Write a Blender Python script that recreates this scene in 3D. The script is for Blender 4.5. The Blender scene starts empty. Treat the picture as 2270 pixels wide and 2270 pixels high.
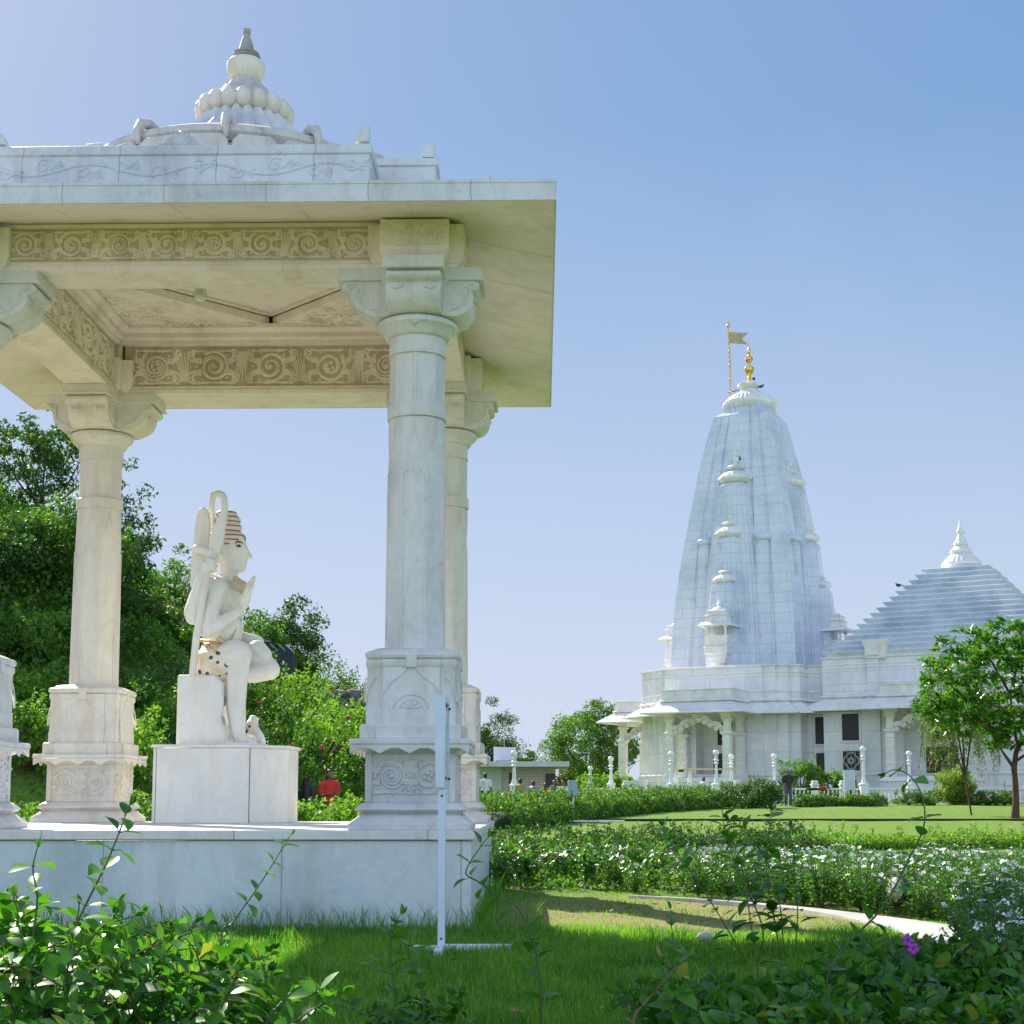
import bpy, bmesh, math, random
import numpy as np
from mathutils import Vector, Matrix, Euler
R = math.radians
PI = math.pi
random.seed(7)
NR = np.random.default_rng(11)
SC = bpy.context.scene
COL = SC.collection

# ---------------------------------------------------------------- camera
PITCH, YAW, FPX, SHIFT = .11728, -.01932, 3309.08, .10962
EYE = Vector((0, 0, 1.2))
FWD = Vector((math.sin(YAW)*math.cos(PITCH), math.cos(YAW)*math.cos(PITCH), math.sin(PITCH)))
RGT = Vector((math.cos(YAW), -math.sin(YAW), 0))
UPV = RGT.cross(FWD)
cam = bpy.data.cameras.new('camera')
camo = bpy.data.objects.new('camera', cam)
COL.objects.link(camo)
camo.matrix_world = Matrix(((RGT.x, UPV.x, -FWD.x, EYE.x), (RGT.y, UPV.y, -FWD.y, EYE.y),
                            (RGT.z, UPV.z, -FWD.z, EYE.z), (0, 0, 0, 1)))
cam.sensor_width = 36
cam.lens = 36*FPX/2270
cam.shift_y = SHIFT
cam.clip_start = .05
cam.clip_end = 5000
SC.camera = camo

def at(u, v, Y):
    """world point seen at reference pixel (u, v) on the plane y = Y"""
    d = FWD + (u-1135)/FPX*RGT - (v-SHIFT*2270-1135)/FPX*UPV
    return EYE + d*(Y/d.y)

def gz(x, y):
    """height of the ground"""
    z = .0154*max(0, y-11)
    # hillside on the left behind the pavilion
    s = -x - 4.5 - .14*max(0, y-30)*0
    if y > 26 and s > 0:
        w = min(1, (y-26)/14)
        z += w*min(9.5, .55*s**1.12)
    if y > 95: z = z - .02*(y-95)
    return z

# ---------------------------------------------------------------- mesh builder
class MB:
    def __init__(s): s.v = []; s.f = []
    def add(s, vs, fs):
        o = len(s.v); s.v += [tuple(p) for p in vs]; s.f += [tuple(i+o for i in f) for f in fs]; return s
    def box(s, x0, x1, y0, y1, z0, z1):
        return s.add([(x0,y0,z0),(x1,y0,z0),(x1,y1,z0),(x0,y1,z0),(x0,y0,z1),(x1,y0,z1),(x1,y1,z1),(x0,y1,z1)],
                     [(3,2,1,0),(4,5,6,7),(0,1,5,4),(1,2,6,5),(2,3,7,6),(3,0,4,7)])
    def loft(s, rings, cap0=True, cap1=True, closed=True):
        n = len(rings[0]); vs = [p for r in rings for p in r]; fs = []
        for i in range(len(rings)-1):
            for j in range(n if closed else n-1):
                a = i*n+j; b = i*n+(j+1) % n
                fs.append((a, b, b+n, a+n))
        if cap0: fs.append(tuple(range(n-1, -1, -1)))
        if cap1: fs.append(tuple((len(rings)-1)*n+j for j in range(n)))
        return s.add(vs, fs)
    def prism(s, poly, z0, z1):
        return s.loft([[(x, y, z0) for x, y in poly], [(x, y, z1) for x, y in poly]])
    def sq(s, prof, cx=0, cy=0, plan=None, caps=(True, True)):
        """loft of square (or given unit plan) rings, prof = [(half, z)]"""
        pl = plan or [(-1,-1),(1,-1),(1,1),(-1,1)]
        return s.loft([[(cx+h*x, cy+h*y, z) for x, y in pl] for h, z in prof], *caps)
    def lathe(s, prof, cx=0, cy=0, n=24, ribs=0, amp=0, zr=None):
        rings = []
        for r, z in prof:
            ring = []
            for k in range(n):
                a = 2*PI*k/n
                rr = r
                if ribs and (zr is None or zr[0] <= z <= zr[1]): rr = r*(1+amp*(abs(math.cos(a*ribs/2))-.6))
                ring.append((cx+rr*math.cos(a), cy+rr*math.sin(a), z))
            rings.append(ring)
        return s.loft(rings)
    def tube(s, pts, rad, n=6, flat=None, up=(0,0,1)):
        """tube along pts; rad number or list; flat = (axis, factor) squashes"""
        pts = [Vector(p) for p in pts]; m = len(pts); rings = []
        if not isinstance(rad, (list, tuple)): rad = [rad]*m
        prev = None
        for i, p in enumerate(pts):
            t = (pts[min(i+1, m-1)]-pts[max(i-1, 0)])
            if t.length < 1e-9: t = Vector((0,0,1))
            t.normalize()
            if prev is None:
                ref = Vector(up)
                if abs(t.dot(ref)) > .95: ref = Vector((1,0,0))
                a = t.cross(ref).normalized()
            else:
                a = (prev - t*prev.dot(t))
                a = a.normalized() if a.length > 1e-6 else t.orthogonal().normalized()
            prev = a; b = t.cross(a)
            ring = []
            for k in range(n):
                th = 2*PI*k/n
                d = a*math.cos(th)*rad[i]+b*math.sin(th)*rad[i]
                if flat: ax = Vector(flat[0]); d = d-ax*d.dot(ax)*(1-flat[1])
                ring.append(p+d)
            rings.append(ring)
        return s.loft(rings)
    def ball(s, c, r, n=10, m=6, sc=(1,1,1)):
        c = Vector(c); rings = []
        for i in range(1, m):
            ph = PI*i/m
            rings.append([(c.x+r*sc[0]*math.sin(ph)*math.cos(2*PI*k/n), c.y+r*sc[1]*math.sin(ph)*math.sin(2*PI*k/n), c.z-r*sc[2]*math.cos(ph)) for k in range(n)])
        o = len(s.v); s.loft(rings, False, False)
        s.v += [(c.x, c.y, c.z-r*sc[2]), (c.x, c.y, c.z+r*sc[2])]
        b, t = len(s.v)-2, len(s.v)-1; last = o+(m-2)*n
        for k in range(n):
            s.f.append((o+(k+1) % n, o+k, b)); s.f.append((last+k, last+(k+1) % n, t))
        return s
    def extr(s, prof, f, w):
        """extrude 2D profile [(a, z)] across +-w; f(a, t, z) -> point"""
        return s.loft([[f(a, -w, z) for a, z in prof], [f(a, w, z) for a, z in prof]])

def link(name, me, mat=None, parent=None, smooth=35):
    if smooth and len(me.polygons):
        me.shade_smooth(); me.set_sharp_from_angle(angle=R(smooth))
    if mat is not None:
        for m in (mat if isinstance(mat, list) else [mat]): me.materials.append(m)
    o = bpy.data.objects.new(name, me); COL.objects.link(o)
    if parent is not None: o.parent = parent
    return o

def obj(name, mb, mat, parent=None, smooth=35, bevel=0, seg=1, loc=None):
    me = bpy.data.meshes.new(name)
    me.from_pydata([tuple(v) for v in mb.v], [], mb.f); me.update()
    bm = bmesh.new(); bm.from_mesh(me); bmesh.ops.recalc_face_normals(bm, faces=bm.faces); bm.to_mesh(me); bm.free()
    o = link(name, me, mat, parent, smooth)
    if bevel:
        b = o.modifiers.new('bevel', 'BEVEL'); b.width = bevel; b.segments = seg; b.limit_method = 'ANGLE'; b.angle_limit = R(40)
    if loc: o.location = loc
    return o

def tag(o, label=None, cat=None, group=None, kind=None):
    if label: o['label'] = label
    if cat: o['category'] = cat
    if group: o['group'] = group
    if kind: o['kind'] = kind
    return o

def thing(name, label, cat, loc=(0,0,0), rz=0, group=None, sc=1):
    o = bpy.data.objects.new(name, None); COL.objects.link(o)
    o.empty_display_size = .3
    o.location = loc; o.rotation_euler = (0, 0, rz); o.scale = (sc,)*3 if isinstance(sc, (int, float)) else sc
    return tag(o, label, cat, group)

def dup(root, loc=None, rz=None, label=None, group=None, sc=None):
    r = root.copy(); COL.objects.link(r)
    if loc is not None: r.location = loc
    if rz is not None: r.rotation_euler = (0, 0, rz)
    if sc is not None: r.scale = (sc,)*3 if isinstance(sc, (int, float)) else sc
    if label: r['label'] = label
    if group: r['group'] = group
    for ch in list(root.children):
        c = ch.copy(); COL.objects.link(c); c.parent = r
        for g in ch.children:
            d = g.copy(); COL.objects.link(d); d.parent = c
    return r

def npmesh(name, verts, quads=None, tris=None):
    """fast mesh from numpy arrays"""
    me = bpy.data.meshes.new(name)
    nv = len(verts); faces = []
    q = quads if quads is not None else np.zeros((0, 4), int)
    t = tris if tris is not None else np.zeros((0, 3), int)
    me.vertices.add(nv); me.vertices.foreach_set('co', np.asarray(verts, np.float32).ravel())
    idx = np.concatenate([q.ravel(), t.ravel()]).astype(np.int32)
    me.loops.add(len(idx)); me.loops.foreach_set('vertex_index', idx)
    st = np.concatenate([np.arange(len(q))*4, len(q)*4+np.arange(len(t))*3]).astype(np.int32)
    me.polygons.add(len(st)); me.polygons.foreach_set('loop_start', st)
    me.update(calc_edges=True); me.validate()
    return me

# ---------------------------------------------------------------- materials
MATS = {}
def newmat(name):
    m = bpy.data.materials.new(name); m.use_nodes = True
    nt = m.node_tree; nt.nodes.clear()
    out = nt.nodes.new('ShaderNodeOutputMaterial'); p = nt.nodes.new('ShaderNodeBsdfPrincipled')
    nt.links.new(p.outputs[0], out.inputs[0])
    return m, nt, p
def N(nt, t, **k):
    n = nt.nodes.new(t)
    for a, b in k.items():
        if a.startswith('i_'): n.inputs[a[2:].replace('_', ' ')].default_value = b
        else: setattr(n, a, b)
    return n
def ramp(nt, src, stops):
    r = nt.nodes.new('ShaderNodeValToRGB'); e = r.color_ramp.elements
    while len(e) < len(stops): e.new(.5)
    for i, (p, c) in enumerate(stops): e[i].position = p; e[i].color = (*c, 1) if len(c) == 3 else c
    nt.links.new(src, r.inputs[0]); return r
def mixc(nt, fac, a, b, mode='MIX'):
    m = nt.nodes.new('ShaderNodeMix'); m.data_type = 'RGBA'; m.blend_type = mode
    for sock, val in ((m.inputs[0], fac), (m.inputs[6], a), (m.inputs[7], b)):
        if isinstance(val, (int, float)): sock.default_value = val
        elif isinstance(val, tuple): sock.default_value = (*val, 1) if len(val) == 3 else val
        else: nt.links.new(val, sock)
    return m.outputs[2]
def mth(nt, op, a, b=None):
    m = nt.nodes.new('ShaderNodeMath'); m.operation = op
    for i, v in enumerate((a, b)):
        if v is None: continue
        if isinstance(v, (int, float)): m.inputs[i].default_value = v
        else: nt.links.new(v, m.inputs[i])
    return m.outputs[0]
def coords(nt, scale=(1,1,1)):
    tc = N(nt, 'ShaderNodeTexCoord'); mp = N(nt, 'ShaderNodeMapping'); mp.inputs['Scale'].default_value = scale
    nt.links.new(tc.outputs['Object'], mp.inputs[0]); return mp.outputs[0]
def noise(nt, vec, scale, detail=4, rough=.55, dist=0):
    n = N(nt, 'ShaderNodeTexNoise'); n.inputs['Scale'].default_value = scale; n.inputs['Detail'].default_value = detail
    n.inputs['Roughness'].default_value = rough; n.inputs['Distortion'].default_value = dist
    if vec is not None: nt.links.new(vec, n.inputs['Vector'])
    return n.outputs['Fac']

def marble(name, base, vein, stain=(.42,.30,.16), stain_amt=.25, blocks=None, rough=.42, sc=1, bump=.12, dirt=.0, jcol=(.30,.27,.24)):
    m, nt, p = newmat(name)
    c0 = coords(nt)
    big = noise(nt, c0, .9*sc, 5, .6, .4)
    col = ramp(nt, big, [(.3, vein), (.52, base), (.75, tuple(min(.9, x*1.04) for x in base))]).outputs[0]
    vn = noise(nt, coords(nt, (1.2, 1.2, .55)), 1.6*sc, 6, .6, 1.6)
    vm = mth(nt, 'ABSOLUTE', mth(nt, 'SUBTRACT', vn, .5))
    vr = ramp(nt, vm, [(0, (1,1,1)), (.025, (0,0,0))]).outputs[0]
    col = mixc(nt, mth(nt, 'MULTIPLY', vr, .16), col, tuple(x*.62 for x in vein))
    st = noise(nt, coords(nt, (2.6, 2.6, .5)), 1.3*sc, 7, .65, .3)
    sm = ramp(nt, st, [(.49, (0,0,0)), (.76, (1,1,1))]).outputs[0]
    col = mixc(nt, mth(nt, 'MULTIPLY', sm, stain_amt), col, stain)
    if dirt:
        d = noise(nt, c0, 9, 8, .7)
        dm = ramp(nt, d, [(.56, (0,0,0)), (.72, (1,1,1))]).outputs[0]
        col = mixc(nt, mth(nt, 'MULTIPLY', dm, dirt), col, (.16,.13,.09))
    hgt = noise(nt, c0, 38*sc, 3)
    if blocks:
        bw, bh, off = blocks
        tc = N(nt, 'ShaderNodeTexCoord'); sep = N(nt, 'ShaderNodeSeparateXYZ'); nt.links.new(tc.outputs['Object'], sep.inputs[0])
        cmb = N(nt, 'ShaderNodeCombineXYZ')
        nt.links.new(mth(nt, 'ADD', mth(nt, 'ADD', sep.outputs[0], sep.outputs[1]), off[0]), cmb.inputs[0])
        nt.links.new(mth(nt, 'ADD', sep.outputs[2], off[1]), cmb.inputs[1])
        br = N(nt, 'ShaderNodeTexBrick'); nt.links.new(cmb.outputs[0], br.inputs[0])
        br.inputs['Color1'].default_value = (1,1,1,1); br.inputs['Color2'].default_value = (.94,.95,.97,1); br.inputs['Mortar'].default_value = (1,1,1,1)
        br.inputs['Scale'].default_value = 1; br.inputs['Brick Width'].default_value = bw; br.inputs['Row Height'].default_value = bh
        br.inputs['Mortar Size'].default_value = off[2] if len(off) > 2 else .008; br.inputs['Mortar Smooth'].default_value = .3
        col = mixc(nt, 1.0, col, br.outputs['Color'], 'MULTIPLY')
        col = mixc(nt, mth(nt, 'MULTIPLY', br.outputs['Fac'], .75), col, jcol)
        hgt = mth(nt, 'SUBTRACT', hgt, mth(nt, 'MULTIPLY', br.outputs['Fac'], 3.0))
    nt.links.new(col, p.inputs['Base Color'])
    p.inputs['Roughness'].default_value = rough
    p.inputs['Specular IOR Level'].default_value = .35
    b = N(nt, 'ShaderNodeBump'); b.inputs['Strength'].default_value = bump; b.inputs['Distance'].default_value = .02
    nt.links.new(hgt, b.inputs['Height']); nt.links.new(b.outputs[0], p.inputs['Normal'])
    return m

def simple(name, col, rough=.6, metal=0, var=.0, scale=6, bump=0):
    m, nt, p = newmat(name)
    if var:
        n = noise(nt, coords(nt), scale, 5)
        c = ramp(nt, n, [(.3, tuple(max(0, x*(1-var)) for x in col)), (.7, tuple(min(1, x*(1+var)) for x in col))]).outputs[0]
        nt.links.new(c, p.inputs['Base Color'])
        if bump:
            b = N(nt, 'ShaderNodeBump'); b.inputs['Strength'].default_value = bump; b.inputs['Distance'].default_value = .02
            nt.links.new(noise(nt, coords(nt), scale*4, 4), b.inputs['Height']); nt.links.new(b.outputs[0], p.inputs['Normal'])
    else: p.inputs['Base Color'].default_value = (*col, 1)
    p.inputs['Roughness'].default_value = rough; p.inputs['Metallic'].default_value = metal
    return m

def leafmat(name, a, b, rough=.45, trans=.35, scale=.6, fine=9, odd=(.30,.29,.05), oddf=.05):
    """leaf: patches of lighter and darker green per clump, light shining through"""
    m, nt, p = newmat(name)
    g = N(nt, 'ShaderNodeNewGeometry'); mp = N(nt, 'ShaderNodeMapping'); nt.links.new(g.outputs['Position'], mp.inputs[0])
    n = noise(nt, mp.outputs[0], scale, 3); n2 = noise(nt, mp.outputs[0], fine, 2)
    f = mth(nt, 'ADD', mth(nt, 'MULTIPLY', n, .6), mth(nt, 'MULTIPLY', n2, .4))
    ri = mth(nt, 'MULTIPLY', g.outputs['Random Per Island'], .3)
    f = mth(nt, 'ADD', mth(nt, 'SUBTRACT', f, .15), ri)
    c = ramp(nt, f, [(.32, a), (.68, b)]).outputs[0]
    od = mth(nt, 'GREATER_THAN', g.outputs['Random Per Island'], 1-oddf); c = mixc(nt, mth(nt, 'MULTIPLY', od, .8), c, odd)
    nt.links.new(c, p.inputs['Base Color']); p.inputs['Roughness'].default_value = rough
    t = N(nt, 'ShaderNodeBsdfTranslucent'); nt.links.new(mixc(nt, 1, c, (1.25, 1.35, .5), 'MULTIPLY'), t.inputs[0])
    mx = N(nt, 'ShaderNodeMixShader'); mx.inputs[0].default_value = trans
    nt.links.new(p.outputs[0], mx.inputs[1]); nt.links.new(t.outputs[0], mx.inputs[2])
    out = [x for x in nt.nodes if x.type == 'OUTPUT_MATERIAL'][0]
    nt.links.new(mx.outputs[0], out.inputs[0])
    return m

M = {}
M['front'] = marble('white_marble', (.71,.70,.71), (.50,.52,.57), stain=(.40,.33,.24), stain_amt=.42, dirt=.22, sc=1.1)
M['cream'] = marble('cream_marble', (.90,.79,.76), (.79,.68,.65), stain=(.40,.27,.13), stain_amt=.45, dirt=.12, sc=.9)
M['soffit'] = marble('soffit_marble', (.90,.79,.79), (.82,.72,.71), stain=(.45,.31,.16), stain_amt=.35, dirt=.06, sc=.8)
M['fascia'] = marble('fascia_marble', (.66,.68,.71), (.48,.51,.55), stain=(.30,.24,.17), stain_amt=.45, dirt=.35, blocks=(.92,30,(.3,3,.006)))
M['relief'] = marble('carved_marble', (.90,.79,.75), (.78,.67,.63), stain=(.36,.25,.12), stain_amt=.55, dirt=.25, rough=.6)
M['groove'] = marble('weathered_shaded_ground', (.62,.50,.41), (.50,.40,.31), stain=(.26,.19,.09), stain_amt=.6, dirt=.35, rough=.7)  # weathered frieze ground, darkened so shade behind the carving is in the colour
M['plinth'] = marble('plinth_marble', (.66,.71,.75), (.42,.52,.60), stain=(.36,.33,.28), stain_amt=.5, dirt=.12, blocks=(1.62,30,(.9,3,.007)), sc=.7)
M['slab'] = marble('slab_marble', (.74,.73,.72), (.6,.6,.6), stain_amt=.3, blocks=(1.75,30,(1.3,3,.007)), dirt=.08)
M['statue'] = marble('statue_marble', (.84,.82,.78), (.74,.72,.68), stain=(.62,.5,.34), stain_amt=.3, sc=1.5, rough=.35, bump=.05)
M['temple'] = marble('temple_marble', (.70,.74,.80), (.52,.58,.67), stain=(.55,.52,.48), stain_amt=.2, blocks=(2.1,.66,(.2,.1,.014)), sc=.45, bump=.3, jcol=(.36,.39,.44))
M['templed'] = marble('temple_trim_marble', (.82,.80,.77), (.66,.66,.66), stain=(.50,.40,.28), stain_amt=.4, dirt=.12, sc=.8)
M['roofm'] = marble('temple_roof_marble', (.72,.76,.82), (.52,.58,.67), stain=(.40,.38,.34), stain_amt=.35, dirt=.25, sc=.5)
M['templew'] = marble('temple_wall_marble', (.85,.84,.84), (.68,.70,.75), stain=(.52,.44,.34), stain_amt=.3, blocks=(2.3,1.2,(.2,-.5,.014)), sc=.5, bump=.3, jcol=(.42,.41,.40), dirt=.06)
M['weather'] = marble('weathered_marble', (.60,.57,.53), (.42,.41,.40), stain=(.22,.17,.12), stain_amt=.6, dirt=.45, sc=1.3, rough=.6)
M['dark'] = simple('dark_opening', (.025,.024,.026), .35)
M['gold'] = simple('gilded_metal', (.85,.50,.12), .28, 1, .15, 3)
M['brass'] = simple('brass', (.62,.47,.22), .4, .8, .2, 4)
M['white'] = simple('white_paint', (.78,.78,.80), .4, 0, .06, 8)
M['bluewhite'] = simple('sign_paint', (.66,.74,.86), .4, 0, .05, 5)
# ================================================================ PAVILION
PX, PY = -3.3953, 16.3455
pav = thing('pavilion', 'open white marble pavilion on a plinth with carved beams, wide eave and lotus finial', 'pavilion', (PX, PY, 0))
HS = 2.2      # half the column spacing

def spiral(c, r0, r1, turns, a0, sgn, n=26):
    return [(c[0]+(r0+(r1-r0)*t)*math.cos(a0+sgn*turns*2*PI*t), c[1]+(r0+(r1-r0)*t)*math.sin(a0+sgn*turns*2*PI*t)) for t in [i/(n-1) for i in range(n)]]
def bez(a, b, c, n=9):
    return [((1-t)**2*a[0]+2*t*(1-t)*b[0]+t*t*c[0], (1-t)**2*a[1]+2*t*(1-t)*b[1]+t*t*c[1]) for t in [i/(n-1) for i in range(n)]]
def scrolls(mb, L, H, place, axis, depth=.016, seed=1, per=1.5, fl=.85):
    """carved scroll work: spirals with leaf fronds, on a strip L long and H high; place(x, z) -> point"""
    rg = random.Random(seed); n = max(1, round(L/(H*per))); w = L/n
    def line(p2, r0, r1):
        m = len(p2); rad = [(r0+(r1-r0)*i/(m-1)) for i in range(m)]
        mb.tube([place(x, z) for x, z in p2], rad, 5, (axis, fl))
    for i in range(n):
        cx = (i+.5)*w; s = 1 if i % 2 else -1; c = (cx+rg.uniform(-.03, .03)*H, H*.5)
        k = H
        line(spiral(c, .42*k, .09*k, 1.9, rg.uniform(0, 6), s), .052*k, .03*k)
        line(spiral(c, .33*k, .05*k, 1.3, rg.uniform(0, 6), s, 18), .03*k, .03*k)
        if i % 3 == 1:
            for q in range(4):
                a = q*PI/2+.4; mb.ball(place(c[0]+.09*k*math.cos(a), c[1]+.09*k*math.sin(a)), .06*k, 6, 4)
        else: mb.ball(place(*c), .07*k, 7, 5)
        # outer beads of the spiral
        for q in range(13):
            a = q*2*PI/13; mb.ball(place(c[0]+.455*k*math.cos(a), c[1]+.44*k*math.sin(a)), .04*k, 5, 4)
        for q in range(4):
            sx_, sz_ = (1 if q % 2 else -1), (1 if q < 2 else -1)
            for t in range(3):
                x1, z1 = cx+sx_*(.50+.07*t)*k*rg.uniform(.9, 1.1), H*.5+sz_*(.44-.10*t)*k
                line(bez((cx+sx_*.30*k, H*.5+sz_*(.20-.05*t)*k), (cx+sx_*.56*k, H*.5+sz_*(.12)*k), (x1, z1), 7), .05*k, .018*k); mb.ball(place(x1, z1), .035*k, 5, 4)
        # fronds filling the space between the spirals
        x0 = cx+w*.5
        if x0 < L-.02:
            for t in range(5):
                y0 = .1*k if s > 0 else .9*k; y1 = H-y0
                line(bez((x0-.14*k+t*.05*k, y0), (x0-.06*k+t*.04*k, H*.5), (x0-.1*k+t*.1*k, y1)), .036*k, .015*k)
            for (dx, dz) in ((-.18, .13), (.18, .87), (.2, .14), (-.2, .86)):
                line(spiral((x0+dx*k, dz*k), .105*k, .02*k, 1.2, rg.uniform(0, 6), -s, 10), .03*k, .022*k)
        for q in range(7):
            line(bez((cx+rg.uniform(-.6, .6)*k, .06*k), (cx+rg.uniform(-.6, .6)*k, .12*k), (cx+rg.uniform(-.6, .6)*k, .07*k), 5), .03*k, .014*k)
            line(bez((cx+rg.uniform(-.6, .6)*k, .94*k), (cx+rg.uniform(-.6, .6)*k, .88*k), (cx+rg.uniform(-.6, .6)*k, .93*k), 5), .03*k, .014*k)

# ---- plinth and floor slab
obj('plinth', MB().box(-2.765, 2.765, -2.765, 2.765, -.4, .838), M['plinth'], pav, bevel=.01)
obj('floor_slab', MB().box(-2.80, 2.80, -2.80, 2.80, .842, .930), M['slab'], pav, bevel=.012, seg=2)

# ---- one column, copied to the four corners
def stepped(k=.64, d=.045):
    """plan of a pier with a projecting middle on each side"""
    q = [(-1+d, -1+d), (-k, -1+d), (-k, -1), (k, -1), (k, -1+d), (1-d, -1+d), (1-d, -k), (1, -k), (1, k), (1-d, k),
         (1-d, 1-d), (k, 1-d), (k, 1), (-k, 1), (-k, 1-d), (-1+d, 1-d), (-1+d, k), (-1, k), (-1, -k), (-1+d, -k)]
    return q
def four(fn):
    for k in range(4):
        c, s = math.cos(k*PI/2), math.sin(k*PI/2)
        fn(lambda p, c=c, s=s: (p[0]*c-p[1]*s, p[0]*s+p[1]*c, p[2]), k)

def rotadd(mb, sub, T):
    mb.add([T(v) for v in sub.v], sub.f)

pedestal = MB()
pedestal.sq([(.556,.931),(.556,.985),(.545,.995),(.54,1.0),(.50,1.03),(.47,1.06),(.44,1.066),(.44,1.078),(.47,1.09),(.505,1.113),(.47,1.15),(.43,1.178),(.402,1.18),(.402,1.64)])
def die_frame(T, k):
    sub = MB()
    for a, b in ((-.414, -.355), (.355, .414)): sub.box(a, b, -.418, -.40, 1.181, 1.64)
    sub.box(-.355, .355, -.410, -.40, 1.181, 1.215)
    rotadd(pedestal, sub, T)
four(die_frame)
pedestal.sq([(.402,1.62),(.47,1.66),(.53,1.69),(.535,1.706)])
pedestal.sq([(.554,1.707),(.554,1.745),(.54,1.756)])
def skirt(T, k):
    sub = MB(); pts = []
    for i in range(33):
        x = -.545+1.09*i/32; u = (i/32*4) % 1
        ph = i/32*4*PI
        z = 1.668-.05*abs(math.cos(ph))**1.5+.018*abs(math.sin(ph*2))
        if i in (0, 32): z = 1.62
        pts.append((x, z))
    poly = [(x, -.548, z) for x, z in pts]+[(.545, -.548, 1.706), (-.545, -.548, 1.706)]
    poly2 = [(x, -.527, z) for x, y, z in poly]
    sub.loft([poly, poly2]); rotadd(pedestal, sub, T)
four(skirt)
pedestal.sq([(.488,1.757),(.488,1.88),(.475,1.896)], plan=stepped(.66, .05))
upper = MB()
upper.sq([(.435,1.897),(.435,2.02),(.428,2.03),(.424,2.42),(.438,2.44),(.438,2.485),(.425,2.495)], plan=stepped(.62, .05))
upper.sq([(.415,2.496),(.435,2.51),(.443,2.535),(.435,2.56),(.41,2.572)], plan=stepped(.62, .03))
upper.sq([(.39,2.573),(.37,2.59),(.33,2.605),(.30,2.612)], plan=stepped(.62, .03))
def ogee(T, k):
    sub = MB()
    def ln(p, r=.012): sub.tube([(x, -.428, z) for x, z in p], r, 5, ((0,1,0), .6))
    for s in (-1, 1):
        ln(bez((s*.25, 2.03), (s*.31, 2.20), (s*.15, 2.31))+bez((s*.15, 2.31), (s*.06, 2.37), (s*.035, 2.43)))
        ln(bez((s*.42, 2.10), (s*.41, 2.26), (s*.33, 2.33)), .009)
    sub.box(-.05, .05, -.452, -.42, 2.42, 2.53)
    ln([(.16*math.cos(a), 2.03+.14*math.sin(a)) for a in [PI*i/14 for i in range(15)]])
    ln([(.11*math.cos(a), 2.03+.09*math.sin(a)) for a in [PI*i/14 for i in range(15)]], .008)
    for i in range(5):
        a = PI*(i+.5)/5; ln([(0.02*math.cos(a), 2.04), (.10*math.cos(a), 2.03+.085*math.sin(a))], .012)
    rotadd(upper, sub, T)
four(ogee)
shaft = MB()
octo = []
for k in range(8):
    a = PI/8+k*PI/4
    octo.append((math.cos(a)/math.cos(PI/8), math.sin(a)/math.cos(PI/8)))
# octagon with a thin fillet at each arris
octf = []
for k in range(8):
    a = PI/8+k*PI/4
    for da, rr in ((-.085, 1.0), (-.04, 1.0), (-.035, 1.035), (.035, 1.035), (.04, 1.0), (.085, 1.0)):
        r0 = rr*min(1/math.cos(PI/8-abs(da)), 1.078)
        octf.append((r0*math.cos(a+da), r0*math.sin(a+da)))
shaft.loft([[(x*h, y*h, z) for x, y in octf] for h, z in ((.272,2.612),(.262,4.30))])
def shaft_ring(z, f):
    return [(f(2*PI*k/64)*math.cos(2*PI*k/64), f(2*PI*k/64)*math.sin(2*PI*k/64), z) for k in range(64)]
oc = lambda a: 1/math.cos(((a+PI/8) % (PI/4))-PI/8)
rings = [shaft_ring(4.30, lambda a: .262*oc(a)), shaft_ring(4.50, lambda a: .264*(.6*oc(a)+.4)), shaft_ring(4.84, lambda a: .268)]
shaft.loft(rings)
for k in range(8):                                # lotus petals rising into the round
    a0 = k*PI/4
    for s in (-1, 1):
        p = []
        for i in range(12):
            t = i/11; da = s*(PI/8)*(1-t)**1.4*(1+.3*math.sin(t*PI)); r = .264+.004*t
            p.append((r*math.cos(a0+da), r*math.sin(a0+da), 4.33+.48*t))
        shaft.tube(p, .008, 5)
    a1 = a0+PI/8; p = []
    for s in (-1, 1):
        shaft.tube([(.272*math.cos(a1+s*.16*(1-t)**2), .272*math.sin(a1+s*.16*(1-t)**2), 4.30+.22*t) for t in [i/6 for i in range(7)]], .007, 5)
shaft.lathe([(.275,4.842),(.288,4.85),(.288,4.965),(.276,4.98)], n=48)
rings = []
for z in (4.981, 5.468):
    rg_ = []
    for k in range(160):
        a = 2*PI*k/160; u = (k % 20)
        r = .254
        if u in (0, 1, 19): r = .268
        elif u in (3, 17, 2, 18): r = .258
        rg_.append((r*math.cos(a), r*math.sin(a), z))
    rings.append(rg_)
shaft.loft(rings)
shaft.lathe([(.27,5.469),(.279,5.475),(.279,5.50),(.275,5.505),(.275,5.655)], n=48)
capital = MB()
capital.lathe([(.28,5.645),(.30,5.65),(.315,5.665),(.33,5.70),(.365,5.735),(.388,5.75),(.392,5.775),(.385,5.80),(.36,5.815),(.30,5.82)], n=48)
for k in range(4):                                # small leaf and corner drops under the ring
    a = k*PI/2
    c, s = math.cos(a), math.sin(a)
    T = lambda x, y, z: (x*c-y*s, x*s+y*c, z)
    capital.add([T(-.07,-.392,5.785), T(.07,-.392,5.785), T(0,-.36,5.70), T(-.07,-.36,5.785), T(.07,-.36,5.785), T(0,-.33,5.70)], [(0,1,2),(3,5,4),(0,2,5,3),(1,4,5,2),(0,3,4,1)])
    a += PI/4; capital.box(.30*math.cos(a)-.035, .30*math.cos(a)+.035, .30*math.sin(a)-.035, .30*math.sin(a)+.035, 5.70, 5.80)
capital.sq([(.30,5.82),(.30,6.12),(.315,6.13),(.315,6.16),(.33,6.17),(.33,6.294)])
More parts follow.
